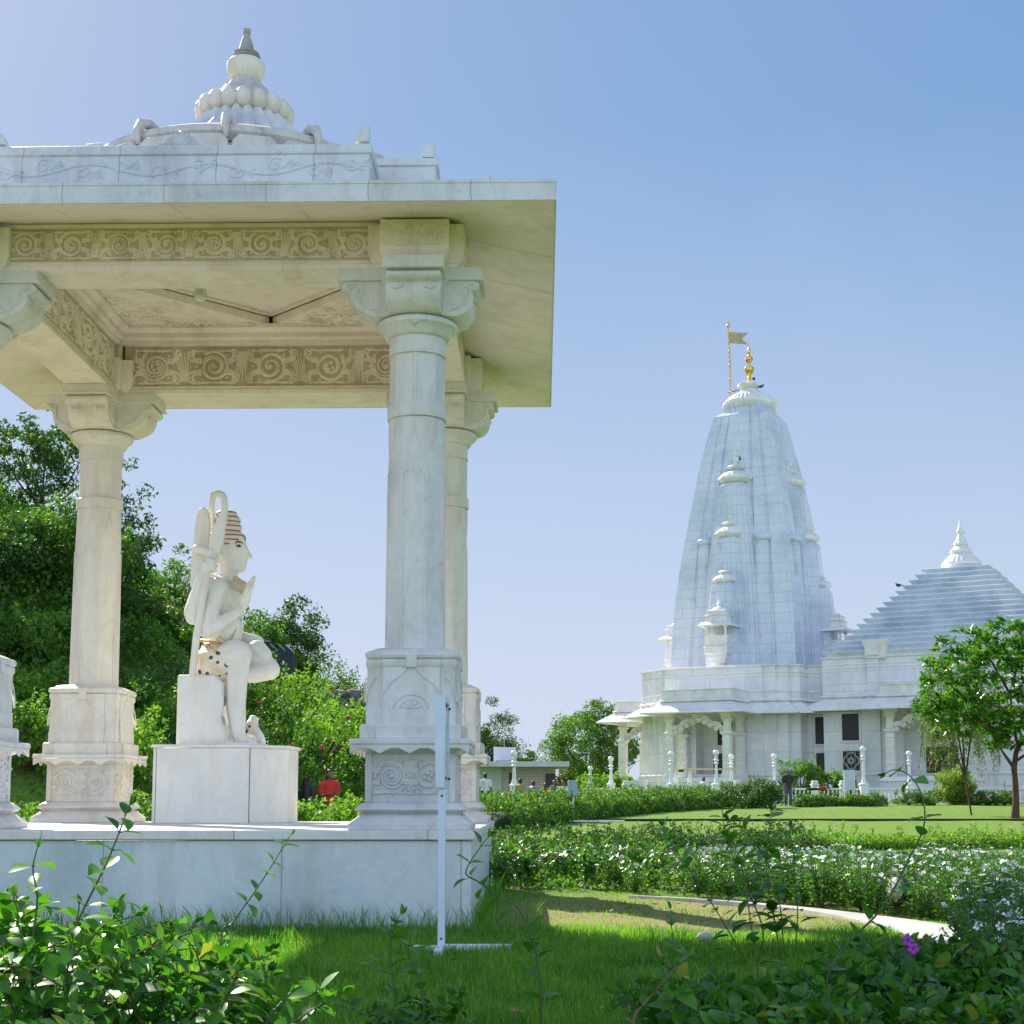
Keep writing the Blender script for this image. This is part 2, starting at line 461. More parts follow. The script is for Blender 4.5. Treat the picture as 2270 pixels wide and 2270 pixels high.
def bracket_mb(ext, w):
    b = MB()
    e = ext-.62
    prof = [(.26,5.822),(.40,5.824),(.47,5.85),(.525+e*.5,5.91),(.55+e*.7,5.98),(.552+e*.8,6.03),(.535+e,6.06),(.555+e,6.075),(.59+e,6.085),(.612+e,6.11),(.612+e,6.14),(.59+e,6.162),(.57+e,6.166),(.575+e,6.175),(.62+e,6.178),(.62+e,6.293),(.26,6.293)]
    b.extr(prof, lambda a, t, z: (t, -a, z), w)
    b.extr([(.26,6.171),(.655+e,6.171),(.655+e,6.19),(.635+e,6.20),(.635+e,6.2935),(.26,6.2935)], lambda a, t, z: (t, -a, z), w+.035)
    for s in (-1, 1):
        b.tube([(s*(w+.003), -(.33+.19*math.cos(t)+e*.4), 6.06+.17*math.sin(t)) for t in [-1.5+1.75*i/9 for i in range(10)]], .013, 5)
        b.tube([(s*(w+.003), y, z) for y, z in spiral((-(.535+e), 6.115), .045, .01, 1.2, 0, s, 10)], .012, 5)
        b.tube([(s*.21, -(.553+e*.8), 6.02), (s*.17, -(.557+e*.8), 6.0), (s*.12, -(.557+e*.8), 6.01), (s*.10, -(.555+e*.8), 6.04)], .014, 5)
    return b
ped_panel = MB(); ped_groove = MB()
def panelf(T, k):
    sub = MB(); scrolls(sub, .69, .36, lambda x, z: (-.345+x, -.405, 1.235+z), (0,1,0), seed=3+k, per=.95)
    rotadd(ped_panel, sub, T)
four(panelf)
COLP = [(-1,-1), (1,-1), (1,1), (-1,1)]
LIGHT_TINT = {(-1,-1): 'front', (1,-1): 'front', (1,1): 'warmcol', (-1,1): 'warmcol'}  # one marble in two tones: shade and warm light put into column colour
M['warmcol'] = marble('warm_lit_marble', (.75,.71,.65), (.62,.58,.53), stain=(.45,.30,.16), stain_amt=.45, dirt=.10, sc=1.1)
meshes = {}
for sx, sy in COLP:
    mt = M[LIGHT_TINT[(sx, sy)]]
    c = obj('column', shaft, mt, pav); c.location = (sx*HS, sy*HS, 0)
    p = obj('pedestal', pedestal, mt, c, bevel=.006)
    obj('pedestal_upper', upper, mt, c, bevel=.005)
    obj('carved_panel', ped_panel, mt, c)
    obj('capital', capital, mt, c, bevel=.005)
    for k, (dx, dy) in enumerate(((0,-1), (1,0), (0,1), (-1,0))):
        inward = (dx == -sx and dx) or (dy == -sy and dy)
        b = obj('bracket', bracket_mb(.72 if inward else .62, .255), mt, c, bevel=.007, seg=2)
        b.rotation_euler = (0, 0, k*PI/2)

# ---- beams with carved friezes, the ends project past the columns
BT = .265
for k in range(4):
    T4 = [(1,0,0,1), (0,-1,1,0), (-1,0,0,-1), (0,1,-1,0)][k]
    T = lambda p, T4=T4: (p[0]*T4[0]+p[1]*T4[1], p[0]*T4[2]+p[1]*T4[3], p[2])
    bm_ = MB()
    e = .46 if k % 2 else .455
    L0 = HS-.335                      # clear span between the corner blocks
    sub = MB()
    sub.box(-L0, L0, -HS-BT, -HS+BT, 6.296, 6.345)
    sub.extr([(-BT,6.3451),(-BT+.02,6.362),(-BT+.02,6.38),(-BT+.005,6.386),(-BT+.005,6.39),(BT-.005,6.39),(BT-.005,6.386),(BT-.02,6.38),(BT-.02,6.362),(BT,6.3451)],
             lambda a, t, z: (t, -HS+a, z), L0)
    sub.box(-L0, L0, -HS-BT+.025, -HS+BT-.025, 6.39, 7.18)
    sub.box(-L0, L0, -HS-BT+.005, -HS+.1, 6.725, 6.7651)
    bm_.add([T(v) for v in sub.v], sub.f)
    bo = obj('beam', bm_, M['cream'], pav, bevel=.005)
    fr = MB()
    scrolls(fr, 2*L0-.04, .31, lambda x, z: T((-L0+.02+x, -HS-BT+.022, 6.403+z)), T((0,1,0)), seed=10+k)
    obj('frieze', fr, M['relief'], bo); fr = MB(); scrolls(fr, 2*L0-.04, .49, lambda x, z: T((-L0+.02+x, -HS+BT-.022, 6.403+z)), T((0,1,0)), seed=20+k, per=1.55); obj('frieze', fr, M['relief'], bo)
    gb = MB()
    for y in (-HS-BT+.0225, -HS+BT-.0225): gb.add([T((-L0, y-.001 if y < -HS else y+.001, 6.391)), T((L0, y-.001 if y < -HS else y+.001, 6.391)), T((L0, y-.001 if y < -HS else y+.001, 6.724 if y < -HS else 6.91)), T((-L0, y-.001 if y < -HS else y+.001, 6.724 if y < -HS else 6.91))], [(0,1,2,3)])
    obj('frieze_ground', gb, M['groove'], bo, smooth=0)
blk = MB(); blkr = MB(); blkg = MB()
for w, dd in ((.33, .46),):
    for ax in (0, 1):
        f = (lambda a, t: (t, a)) if ax == 0 else (lambda a, t: (a, t))
        z1 = 6.93
        h = dd if ax == 0 else dd+.002; ww = w if ax == 0 else w+.002
        rings = []
        for hh, wv, z in ((h-.055, ww-.045, 6.2945), (h-.055, ww-.045, 6.325), (h-.04, ww-.03, 6.335), (h-.012, ww-.008, 6.40), (h, ww, 6.43), (h, ww, 6.715)):
            rings.append([(x, y, z+(.0007 if ax else 0)) for x, y in ((-f(hh, wv)[0], -f(hh, wv)[1]), (f(hh, wv)[0], -f(hh, wv)[1]), (f(hh, wv)[0], f(hh, wv)[1]), (-f(hh, wv)[0], f(hh, wv)[1]))])
        blk.loft(rings)
blk.sq([(.30,6.70),(.30,7.1)])
BF = []
for k in range(4):
    c, s = [(1,0),(0,1),(-1,0),(0,-1)][k]
    sub = MB(); scrolls(sub, .60, .26, lambda x, z: (-.30+x, -.464, 6.445+z), (0,1,0), seed=40+k, per=1.15)
    BF.append(((c*0+s, -c), MB().add([(x*c-y*s, x*s+y*c, z) for x, y, z in sub.v], sub.f)))
for sx, sy in COLP:
    b = obj('beam_end', blk, M['cream'], pav, bevel=.006); b.location = (sx*HS, sy*HS, 0)
    for (nx, ny), fm in BF:
        if nx*sx > .5 or ny*sy > .5: obj('beam_end_carving', fm, M['relief'], b)

# ---- eave: sloping slab with a plain fascia
EV = 3.5456
ea = MB()
ea.sq([(EV-.02,6.527),(EV,6.527),(EV,6.558),(EV-.008,6.5581),(EV-.008,6.693),(EV-.002,6.6935),(EV-.002,6.7205),(EV-.02,6.724),(2.6,6.985)], caps=(False, False))
obj('eave', ea, M['fascia'], pav, smooth=20)
so = MB()
I = HS+BT-.01
so.loft([[(-EV+.02,-EV+.02,6.5272),(EV-.02,-EV+.02,6.5272),(EV-.02,EV-.02,6.5272),(-EV+.02,EV-.02,6.5272)], [(-I,-I,6.775),(I,-I,6.775),(I,I,6.775),(-I,I,6.775)]], False, False)
so.tube([(EV-.03,-EV+.03,6.527),(I+.2,-I-.2,6.735)], .004, 4); so.tube([(EV-.03,EV-.03,6.527),(I+.2,I+.2,6.735)], .004, 4)
so.tube([(-EV+.03,EV-.03,6.527),(-I-.2,I+.2,6.735)], .004, 4); so.tube([(-EV+.03,-EV+.03,6.527),(-I-.2,-I-.2,6.735)], .004, 4)
for k in range(4):
    c, s = [(1,0),(0,1),(-1,0),(0,-1)][k]
    for x in (-2.1, -1.05, .05, 1.2, 2.2):
        so.tube([(x*c+(EV-.03)*s, x*s-(EV-.03)*c, 6.5268), (x*c+I*s, x*s-I*c, 6.774)], .0035, 4)
obj('eave_soffit', so, M['soffit'], pav, smooth=10)

# ---- ceiling inside the beams: cornice, four carved corner triangles, raised lozenge
ce = MB(); i0 = HS-BT+.026
ce.loft([[(-a,-a,z),(a,-a,z),(a,a,z),(-a,a,z)] for a, z in ((i0,6.915),(i0-.05,6.925),(i0-.05,6.98),(i0-.10,7.0),(i0-.10,7.06),(i0-.18,7.10),(i0-.18,7.151))], False, False)
obj('ceiling_cornice', ce, M['cream'], pav)
a = i0-.10
for sx, sy in COLP:
    tri = MB(); trc = MB()
    p = [(sx*a, sy*a), (sx*a, sy*.02), (sx*.02, sy*a)]
    tri.prism(p if sx*sy < 0 else p[::-1], 7.152, 7.26)
    rg = random.Random(sx*3+sy+9)
    for _ in range(26):
        u, v = rg.random(), rg.random()
        if u+v > 1: u, v = 1-u, 1-v
        x = p[0][0]+(p[1][0]-p[0][0])*u*.9+(p[2][0]-p[0][0])*v*.9; y = p[0][1]+(p[1][1]-p[0][1])*u*.9+(p[2][1]-p[0][1])*v*.9
        s = rg.choice((-1, 1)); q = spiral((x, y), rg.uniform(.09, .16), .02, 1.4, rg.uniform(0, 6), s, 14)
        trc.tube([(m, n, 7.15) for m, n in q], [.028-.001*j for j in range(14)], 5)
        trc.ball((x, y, 7.15), .04, 6, 4)
    tro = obj('ceiling_corner', tri, M['cream'], pav, bevel=.006)
    obj('ceiling_carving', trc, M['relief'], tro)
obj('ceiling_panel', MB().box(-i0, i0, -i0, i0, 7.30, 7.33), M['soffit'], pav)
lz = MB()
for k in range(4):
    c, s = [(1,0),(0,1),(-1,0),(0,-1)][k]
    b = MB(); b.add([(a-.06,.0,7.261),(0,a-.06,7.261),(0,a,7.261),(a,0,7.261),(a-.06,.0,7.299),(0,a-.06,7.299),(0,a,7.299),(a,0,7.299)], [(0,1,5,4),(2,3,7,6),(0,4,7,3),(1,2,6,5),(0,3,2,1)])
    lz.add([(x*c-y*s, x*s+y*c, z) for x, y, z in b.v], b.f)
obj('ceiling_lozenge', lz, M['cream'], pav)

# ---- roof: cross-shaped parapet, ribbed dome, lotus ring, pot finial
pa = MB()
def arm(b, hx, hy, z):
    b.sq([(1,z)], plan=[(0,0)])
for k in range(4):
    c, s = [(1,0),(0,1),(-1,0),(0,-1)][k]
    pa.loft([[(x*c-y*s, x*s+y*c, z) for x, y in ((-1.8-d,-2.95-d),(1.8+d,-2.95-d),(1.8+d,-2.37),(-1.8-d,-2.37))] for d, z in ((0,6.82),(0,7.235),(.015,7.24),(.02,7.26),(.02,7.33),(-.10,7.345),(-.14,7.36))], False, True)
pa.loft([[(sx*(2.38+d), sy*(2.38+d), z) for sx, sy in COLP] for d, z in ((0,6.84),(0,7.36),(.02,7.365),(.02,7.44),(-.15,7.455))], False, True)
pao = obj('parapet', pa, M['fascia'], pav, bevel=.006)
pr = MB()
for k in range(4):
    c, s = [(1,0),(0,1),(-1,0),(0,-1)][k]
    sub = MB()
    # a running vine: wave with leaves
    sub.tube([(x, -2.952, 7.10+.055*math.sin(x*5.6)) for x in [-1.75+3.5*i/90 for i in range(91)]], .014, 5, ((0,1,0), .6))
    for i in range(10):
        x = -1.65+i*.365; sg = 1 if i % 2 else -1
        sub.tube([(m, -2.952, n) for m, n in spiral((x, 7.11+sg*.03), .075, .015, 1.2, i, sg, 12)], .013, 5, ((0,1,0), .6))
        for j in range(3): sub.tube([(x+.06, -2.952, 7.1), (x+.12+.02*j, -2.952, 7.1+sg*(.03+.03*j)), (x+.18, -2.952, 7.1+sg*.02*j)], .01, 4, ((0,1,0), .6))
    pr.add([(x*c-y*s, x*s+y*c, z) for x, y, z in sub.v], sub.f)
obj('parapet_vine', pr, M['fascia'], pao)
def quarter(b, x, y, z, ax):
    prof = [(0,0)]+[(.13*math.sin(t)-.0, .15*math.cos(t)) for t in [PI/2*i/6 for i in range(6, -1, -1)]]
    prof = [(0,0),(.13,0),(.125,.05),(.10,.10),(.06,.14),(.02,.155),(0,.155)]
    b.loft([[(x+ax[0]*p+ax[1]*t, y-ax[1]*p+ax[0]*t, z+q) for p, q in prof] for t in (-.05, .05)])
for sx, sy in COLP:
    for q_ in ((sx*1.79, sy*2.90, 7.362), (sx*2.36, sy*2.33, 7.456), (sx*2.92, sy*1.76, 7.365)):
        an = MB(); quarter(an, *q_, (-sx, 0)); obj('corner_ornament', an, M['fascia'], pav)
for k in range(4):
    c, s = [(1,0),(0,1),(-1,0),(0,-1)][k]
    sub = MB(); y0 = -2.90
    for i in range(7):
        a_ = PI*(i+.5)/7; sub.ball((.13*math.cos(a_), y0, 7.36+.09*math.sin(a_)), .034, 7, 5, (1,.6,1))
    sub.ball((0, y0, 7.38), .075, 9, 6, (1.3,.5,1.0)); sub.ball((0, y0, 7.475), .03, 7, 5); sub.tube([(-.24,y0,7.365),(0,y0,7.372),(.24,y0,7.365)], [.008,.03,.008], 6)
    q = MB().add([(x*c-y*s, x*s+y*c, z) for x, y, z in sub.v], sub.f)
    obj('crest_ornament', q, M['fascia'], pav)
ro = MB()
ro.lathe([(1.86,7.40),(1.84,7.88),(1.80,7.92),(1.76,8.0),(1.60,8.02)], n=48)
ro.lathe([(1.60,7.99),(1.75,8.03),(1.81,8.11),(1.78,8.19),(1.68,8.245),(1.5,8.25),(1.2,8.20)], n=72)
obj('dome_base', ro, M['weather'], pav, loc=(0,0,-.085))
for k in range(24):                                     # blunt battlement blocks round the dome foot
    a_ = 2*PI*k/24
    c, s = math.cos(a_), math.sin(a_)
    bn = MB()
    bn.add([(r*c-t*s, r*s+t*c, z) for r, t, z in ((1.95,-.235,7.70),(1.95,.235,7.70),(1.76,.19,7.70),(1.76,-.19,7.70),(1.93,-.235,7.95),(1.93,.235,7.95),(1.76,.19,7.95),(1.76,-.19,7.95),(1.90,-.16,8.04),(1.90,.16,8.04),(1.76,.13,8.04),(1.76,-.13,8.04))],
           [(0,1,5,4),(1,2,6,5),(2,3,7,6),(3,0,4,7),(4,5,9,8),(5,6,10,9),(6,7,11,10),(7,4,8,11),(8,9,10,11),(3,2,1,0)])
    obj('dome_block', bn, M['weather'], pav, bevel=.012, loc=(0,0,-.085))
for k in range(12):                                      # claws gripping the ring
    a_ = 2*PI*k/12+.1; c, s = math.cos(a_), math.sin(a_); cl = MB()
    cl.tube([(r*c, r*s, z) for r, z in ((1.46,8.20),(1.56,8.28),(1.68,8.30),(1.80,8.26),(1.86,8.15),(1.83,8.02))], [.04,.055,.06,.055,.045,.025], 7)
    obj('dome_claw', cl, M['weather'], pav, smooth=60, loc=(0,0,-.085))
    b = a_+PI/12; c, s = math.cos(b), math.sin(b); cl = MB()
    cl.add([(r*c-t*s, r*s+t*c, z) for r, t, z in ((1.36,-.19,8.16),(1.36,.19,8.16),(1.2,.17,8.16),(1.2,-.17,8.16),(1.32,-.08,8.42),(1.32,.08,8.42),(1.2,.07,8.42),(1.2,-.07,8.42))],
           [(0,1,5,4),(1,2,6,5),(2,3,7,6),(3,0,4,7),(4,5,6,7),(3,2,1,0)])
    obj('dome_block', cl, M['weather'], pav, bevel=.012, loc=(0,0,-.085))
cone = MB(); cone.lathe([(1.26,8.18),(1.0,8.38),(.78,8.60),(.60,8.80),(.47,8.95),(.42,9.02)], n=96, ribs=24, amp=.13)
obj('dome_cone', cone, M['front'], pav, smooth=25)
lo = MB(); lo.lathe([(.40,8.93),(.50,8.96),(.44,9.04),(.40,9.14),(.30,9.22),(.2,9.24)], n=48)
for k in range(18):
    a_ = 2*PI*k/18; lo.ball((.47*math.cos(a_), .47*math.sin(a_), 9.045), .105, 10, 8, (1,1,1.12))
obj('lotus_ring', lo, M['warmcol'], pav)
nk = MB(); nk.lathe([(.36,9.17),(.30,9.28),(.25,9.33),(.23,9.37),(.17,9.40),(.15,9.47)], n=64, ribs=12, amp=.12)
obj('finial_neck', nk, M['weather'], pav)
po = MB(); po.lathe([(.12,9.43),(.16,9.455),(.205,9.52),(.222,9.60),(.219,9.655),(.19,9.69),(.15,9.70)], n=32)
ps = MB(); ps.lathe([(.15,9.701),(.15,9.715),(.165,9.73),(.165,9.745),(.13,9.75),(.15,9.765),(.15,9.785),(.10,9.80),(.085,9.85),(.062,9.94),(.035,10.02),(.045,10.03),(.045,10.085),(.02,10.10)], n=32)
obj('finial_spire', ps, marble('sooty_marble', (.36,.35,.34), (.24,.24,.24), stain=(.12,.09,.07), stain_amt=.6, dirt=.5, sc=2, rough=.7), pav)
obj('pot_finial', po, M['warmcol'], pav)

# ---- lamp bulb hanging under the front beam, cable in the corner
bulb = thing('light_bulb', 'clear glass bulb hanging on a brass holder under the pavilion ceiling', 'lamp', (PX-.18, PY-1.2, 6.62))
obj('bulb_holder', MB().lathe([(.012,.74),(.012,.10),(.04,.10),(.045,.07),(.03,.06),(.03,.0)], n=12), M['brass'], bulb)
gm, gnt, gp = newmat('bulb_glass'); gp.inputs['Base Color'].default_value = (.80,.80,.76,1); gp.inputs['Roughness'].default_value = .15; gp.inputs['Transmission Weight'].default_value = .05
obj('bulb_glass', MB().lathe([(.028,.01),(.035,-.02),(.065,-.09),(.07,-.14),(.055,-.18),(.02,-.205),(.004,-.21)], n=16), gm, bulb)
tag(obj('cable', MB().tube([(PX-1.72,PY+1.78,6.80),(PX-1.75,PY+1.88,6.72),(PX-1.76,PY+1.895,6.58),(PX-1.70,PY+1.9,6.56),(PX-1.78,PY+1.9,6.50),(PX-1.8,PY+1.9,6.44)], .008, 5), simple('rusty_wire', (.30,.15,.06), .7)),
    'thin rusty wire dangling in the back left corner of the pavilion ceiling', 'wire')

# ---- octagonal block that carries the statue
SB = (-3.92, 18.25)
PW, PO = .765, .095
def octp(hx, hy, c): return [(-hx+c,-hy),(hx-c,-hy),(hx,-hy+c),(hx,hy-c),(hx-c,hy),(-hx+c,hy),(-hx,hy-c),(-hx,-hy+c)]
sb = thing('statue_plinth', 'plain white marble block with chamfered corners standing on the pavilion floor under the statue', 'plinth', (SB[0], SB[1], .931))
def octq(hx, hy, c): return [(-hx,-hy),(hx-c,-hy),(hx,-hy+c*1.25),(hx,hy),(-hx,hy)]
obj('body', MB().prism([(x+PO, y) for x, y in octq(PW,.60,.38)], 0, .885), M['statue'], sb, bevel=.006)
jt = MB(); jt.box(PW-.38+PO-.006, PW-.38+PO+.004, -.603, -.595, .004, .88); jt.box(-PW+PO+.035, -PW+PO+.042, -.6025, -.595, .004, .88); obj('joint', jt, simple('dark_joint', (.20,.16,.12), .9), sb)  # thin dark strips added to mark the block's corner edges
cp = octq(PW+.025,.625,.385)
obj('cap', MB().loft([[(x*k+PO, y*k, z) for x, y in cp] for k, z in ((.99,.886),(1,.893),(1.0,.915),(.985,.925))]), M['statue'], sb)
# ================================================================ TEMPLE
TX, TY, TTH = 14.35, 100, R(28)
tem = thing('temple', 'large white marble temple with a tall curved tower, pyramid roofed hall and column porches', 'temple', (TX, TY, 0), -TTH)
tc_, ts_ = math.cos(TTH), math.sin(TTH)
def tlx(u, ly):
    u = u-1199.5
    return (u*(TY+ly*tc_)-3309*(TX+ly*ts_))/(3309*tc_+u*ts_)
def offset(poly, d):
    n = len(poly); out = []
    for i in range(n):
        p, q, r = Vector(poly[i-1]), Vector(poly[i]), Vector(poly[(i+1) % n])
        a = (q-p).normalized(); b = (r-q).normalized()
        na = Vector((a.y, -a.x)); nb = Vector((b.y, -b.x))
        k = 1+na.dot(nb)
        m = (na+nb)/max(k, .3)
        out.append((q.x+m.x*d, q.y+m.y*d))
    return out
def band(mb, poly, prof, caps=True):
    """prof = [(offset, z)] swept round the polygon"""
    mb.loft([[(x, y, z) for x, y in offset(poly, d)] for d, z in prof], caps, caps)
REC0, REC1 = tlx(1541, -8.3), tlx(1632, -8.3)
BODY = [(-5.4,5),(-5.4,-6.4),(-4.75,-6.4),(-4.75,-7.0),(-4.2,-7.0),(-4.2,-7.5),(-3.6,-7.5),(-3.6,-7.95),(-3.0,-7.95),(-3.0,-8.3),
        (3.45,-8.3),(3.45,-8.12),(4.2,-8.12),(4.2,-7.95),(4.9,-7.95),(4.9,-7.4),(5.5,-7.4),(5.5,-6.0),(7.5,-6.0),(7.5,5)]
i_ = BODY.index((3.45,-8.3))
LOWB = BODY[:i_]+[(REC0,-8.3),(REC0,-7.0),(REC1,-7.0),(REC1,-8.3)]+BODY[i_:]
HALL = [(6.75,-6.8),(9.55,-6.8),(9.55,-7.0),(10.25,-7.0),(10.25,-6.8),(17.0,-6.8),(17.0,-7.0),(17.7,-7.0),(17.7,-6.8),(20.7,-6.8),(20.7,6.8),(6.75,6.8)]
wl = MB(); band(wl, LOWB, [(0,2.0),(0,6.9)]); obj('wall', wl, M['templew'], tem, smooth=0)
wu = MB(); band(wu, BODY, [(0,6.9),(0,9.36)]); obj('upper_wall', wu, M['templew'], tem, smooth=0)
hw = MB(); band(hw, HALL, [(0,2.0),(0,9.78)]); obj('hall_wall', hw, M['templew'], tem, smooth=0)
bs = MB()
band(bs, BODY, [(.32,.6),(.32,1.55),(.22,1.62),(.22,1.9),(.12,2.02),(.12,2.6),(.17,2.66),(.17,2.74),(.0,2.8)])
band(bs, HALL, [(.32,.6),(.32,1.56),(.22,1.63),(.22,1.91),(.12,2.03),(.12,2.61),(.17,2.67),(.17,2.75),(.0,2.81)])
obj('base_moulding', bs, M['templed'], tem, smooth=0)
co = MB()
for poly, dz in ((BODY, 0), (HALL, .36)):
    z = dz
    band(co, poly, [(.0,9.30+z),(.10,9.34+z),(.12,9.36+z),(.12,9.43+z),(.05,9.45+z)])
    for zz, hh in ((8.93,.05),(8.72,.07),(7.80,.05)):
        band(co, poly, [(0,zz-.03+z),(.035,zz+z),(.035,zz+hh+z),(0,zz+hh+.03+z)], False)
    band(co, poly, [(0,7.165+z*.4),(.10,7.18+z*.4),(.17,7.24+z*.4),(.17,7.29+z*.4),(.06,7.36+z*.4),(0,7.38+z*.4)], False)
obj('cornice', co, M['templed'], tem, smooth=30)
def eave(poly, ov, z1, z0, name='eave'):
    e = MB(); band(e, poly, [(.0,z1),(ov*.5,(z1+z0)/2+.02),(ov,z0),(ov,z0-.07),(ov-.06,z0-.08),(.0,z1-.16)], False)
    return obj(name, e, M['templed'], tem, smooth=20)
eave(BODY, .98, 7.16, 6.46); eave(HALL, .98, 7.30, 6.58)

# ---- porches: roof, parapet, lintel, four columns, cusped arch, seat wall
def tcol_mb():
    b = MB()
    b.sq([(.36,2.55),(.36,2.75),(.31,2.8),(.31,2.95),(.275,3.0),(.275,3.25),(.30,3.28),(.275,3.33),(.275,4.2),(.29,4.22),(.29,4.3),(.27,4.33),(.27,4.75),(.29,4.78),(.29,4.84),(.27,4.88),(.27,5.05),(.33,5.1),(.38,5.16),(.38,5.26),(.25,5.3),(.225,5.34),(.225,5.42),(.24,5.46),(.21,5.5),(.215,5.9),(.24,5.95),(.30,6.03),(.34,6.05),(.34,6.1),(.27,6.13),(.30,6.22),(.40,6.34),(.46,6.38),(.46,6.5)], plan=stepped(.6,.10))
    for k in range(4):
        c, s = [(1,0),(0,1),(-1,0),(0,-1)][k]
        for (x, z) in ((-.1,3.6),(.1,3.6),(0,3.75),(0,3.95),(-.08,3.85),(.08,3.85)):
            b.ball((x*c+.27*s, x*s-.27*c, z), .06, 6, 4)
    return b
TCOL = tcol_mb(); tcol_me = None
def arch_mb(L):
    """cusped garland arch, span L, along x, centred"""
    b = MB(); n = 9
    for i in range(n):
        t = i/(n-1)*2-1; x = t*(L/2-.12); z = 6.02-.75*abs(t)**1.3
        b.ball((x, 0, z+.0), .20, 8, 6, (1,.75,1)); b.ball((x, -.13, z-.10), .09, 6, 4); b.ball((x, -.12, z+.10), .08, 6, 4)
        if i < n-1:
            t2 = (i+.5)/(n-1)*2-1; b.ball((t2*(L/2-.12), 0, 6.16-.75*abs(t2)**1.3), .13, 8, 6, (1,.7,1))
    pts = []; m = 36
    for i in range(m+1):
        t = i/m*2-1; pts.append((t*L/2, 6.0-.75*abs(t)**1.3+.14*abs(math.cos(i/m*4.5*2*PI/2))))
    b.loft([[(x, -.06, z) for x, z in pts]+[(x, -.06, z+.26) for x, z in pts[::-1]], [(x, .06, z) for x, z in pts]+[(x, .06, z+.26) for x, z in pts[::-1]]])
    return b
def porch(x0, x1, y0, y1, cols, arches, dz=0):
    rect = [(x0,y0),(x1,y0),(x1,y1),(x0,y1)]
    r = MB()
    band(r, rect, [(0,6.60),(0,7.10),(.12,7.11),(.16,7.16),(.10,7.22),(.0,7.25),(.0,7.78),(.07,7.80),(.07,7.86),(0,7.87)])
    ro = obj('porch_roof', r, M['templed'], tem, smooth=20)
    e = MB(); band(e, rect, [(.0,7.10),(.45,6.80),(.98,6.44),(.98,6.37),(.92,6.36),(.0,6.85)], False)
    obj('porch_eave', e, M['templed'], ro, smooth=20)
    li = MB(); a = .42
    band(li, offset(rect, -.02), [(0,6.46),(0,6.5935)]); obj('lintel', li, M['templed'], ro)
    fl = MB(); band(fl, rect, [(.25,.6),(.25,1.5),(.12,1.6),(.10,2.2),(.16,2.28),(.0,2.54)]); obj('porch_base', fl, M['templed'], tem, smooth=20)
    global tcol_me
    for (x, y) in cols:
        if tcol_me is None:
            o = obj('porch_column', TCOL, M['templed'], tem, smooth=30); tcol_me = o.data
        else:
            o = bpy.data.objects.new('porch_column', tcol_me); COL.objects.link(o); o.parent = tem
        o.location = (x, y, 0)
    for (x, y, L, rz) in arches:
        o = obj('arch', arch_mb(L), M['templed'], tem, smooth=50); o.location = (x, y, 0); o.rotation_euler = (0, 0, rz)
porch(-2.0, 2.5, -11.2, -8.3, [(-1.6,-10.8),(2.1,-10.8),(-1.6,-8.7),(2.1,-8.7)], [(.25,-10.8,3.3,0),(-1.6,-9.75,1.6,PI/2)])
porch(-9.0, -5.42, -2.9, 1.4, [(-8.6,-2.5),(-8.6,1.0)], [(-7.0,-2.5,2.8,0)])
porch(11.0, 16.0, -9.7, -6.8, [(11.45,-9.25),(15.55,-9.25),(11.45,-7.3),(15.55,-7.3)], [(13.5,-9.25,3.7,0),(11.45,-8.3,1.6,PI/2)])

# ---- openings
def window(name, x0, x1, z0, z1, ly, fm='templed', fw=.14, depth=.05):
    f = MB()
    for a, b, c, d in ((x0-fw,x1+fw,z0-fw,z0),(x0-fw,x1+fw,z1,z1+fw),(x0-fw,x0,z0,z1),(x1,x1+fw,z0,z1)): f.box(a,b,ly-.07,ly+.02,c,d)
    o = obj(name, f, M[fm], tem, bevel=.01)
    obj('pane', MB().box(x0, x1, ly-.03, ly-.012, z0, z1), M['dark'], o)
    return o
wa, wb = tlx(1864, -6.8), tlx(1901, -6.8)
window('window', wa, wb, 4.75, 6.35, -6.8)
lw = window('window', wa, wb, 2.95, 4.12, -6.8)
gr = MB(); cx, cz = (wa+wb)/2, 3.53
q = []
for i in range(49):
    a = 2*PI*i/48; r = .36+.10*abs(math.cos(2*a)); q.append((cx+r*math.cos(a), -6.86, cz+r*1.1*math.sin(a)))
gr.tube(q, .045, 6); gr.tube([(cx+.14*math.cos(2*PI*i/20), -6.86, cz+.16*math.sin(2*PI*i/20)) for i in range(21)], .07, 6)
for i in range(5): gr.box(wa+i*(wb-wa)/4-.012, wa+i*(wb-wa)/4+.012, -6.85, -6.835, 2.95, 4.12)
obj('grille', gr, simple('grille_grey', (.40,.41,.38), .6), lw)
wc, wd = tlx(1805, -6.0), tlx(1829, -6.0)
window('window', wc, wc+1.1, 4.6, 6.25, -6.0); window('door', wc+.02, wc+1.1, 2.3, 4.05, -6.0)
wc = tlx(1590, -7.0); window('window', wc, wc+1.0, 4.6, 6.0, -7.0); window('door', wc-.3, wc+1.0, 2.5, 4.1, -7.0)
window('window', tlx(2060,-6.8), tlx(2060,-6.8)+1.1, 4.75, 6.3, -6.8)
wc = tlx(2052, -6.8); dd = window('door', wc, wc+1.7, 2.75, 4.15, -6.8, fm='dark')
obj('shutter', MB().box(wc-.02, wc+.42, -6.98, -6.9, 2.76, 4.14), simple('brown_wood', (.10,.045,.03), .6, 0, .2), dd)

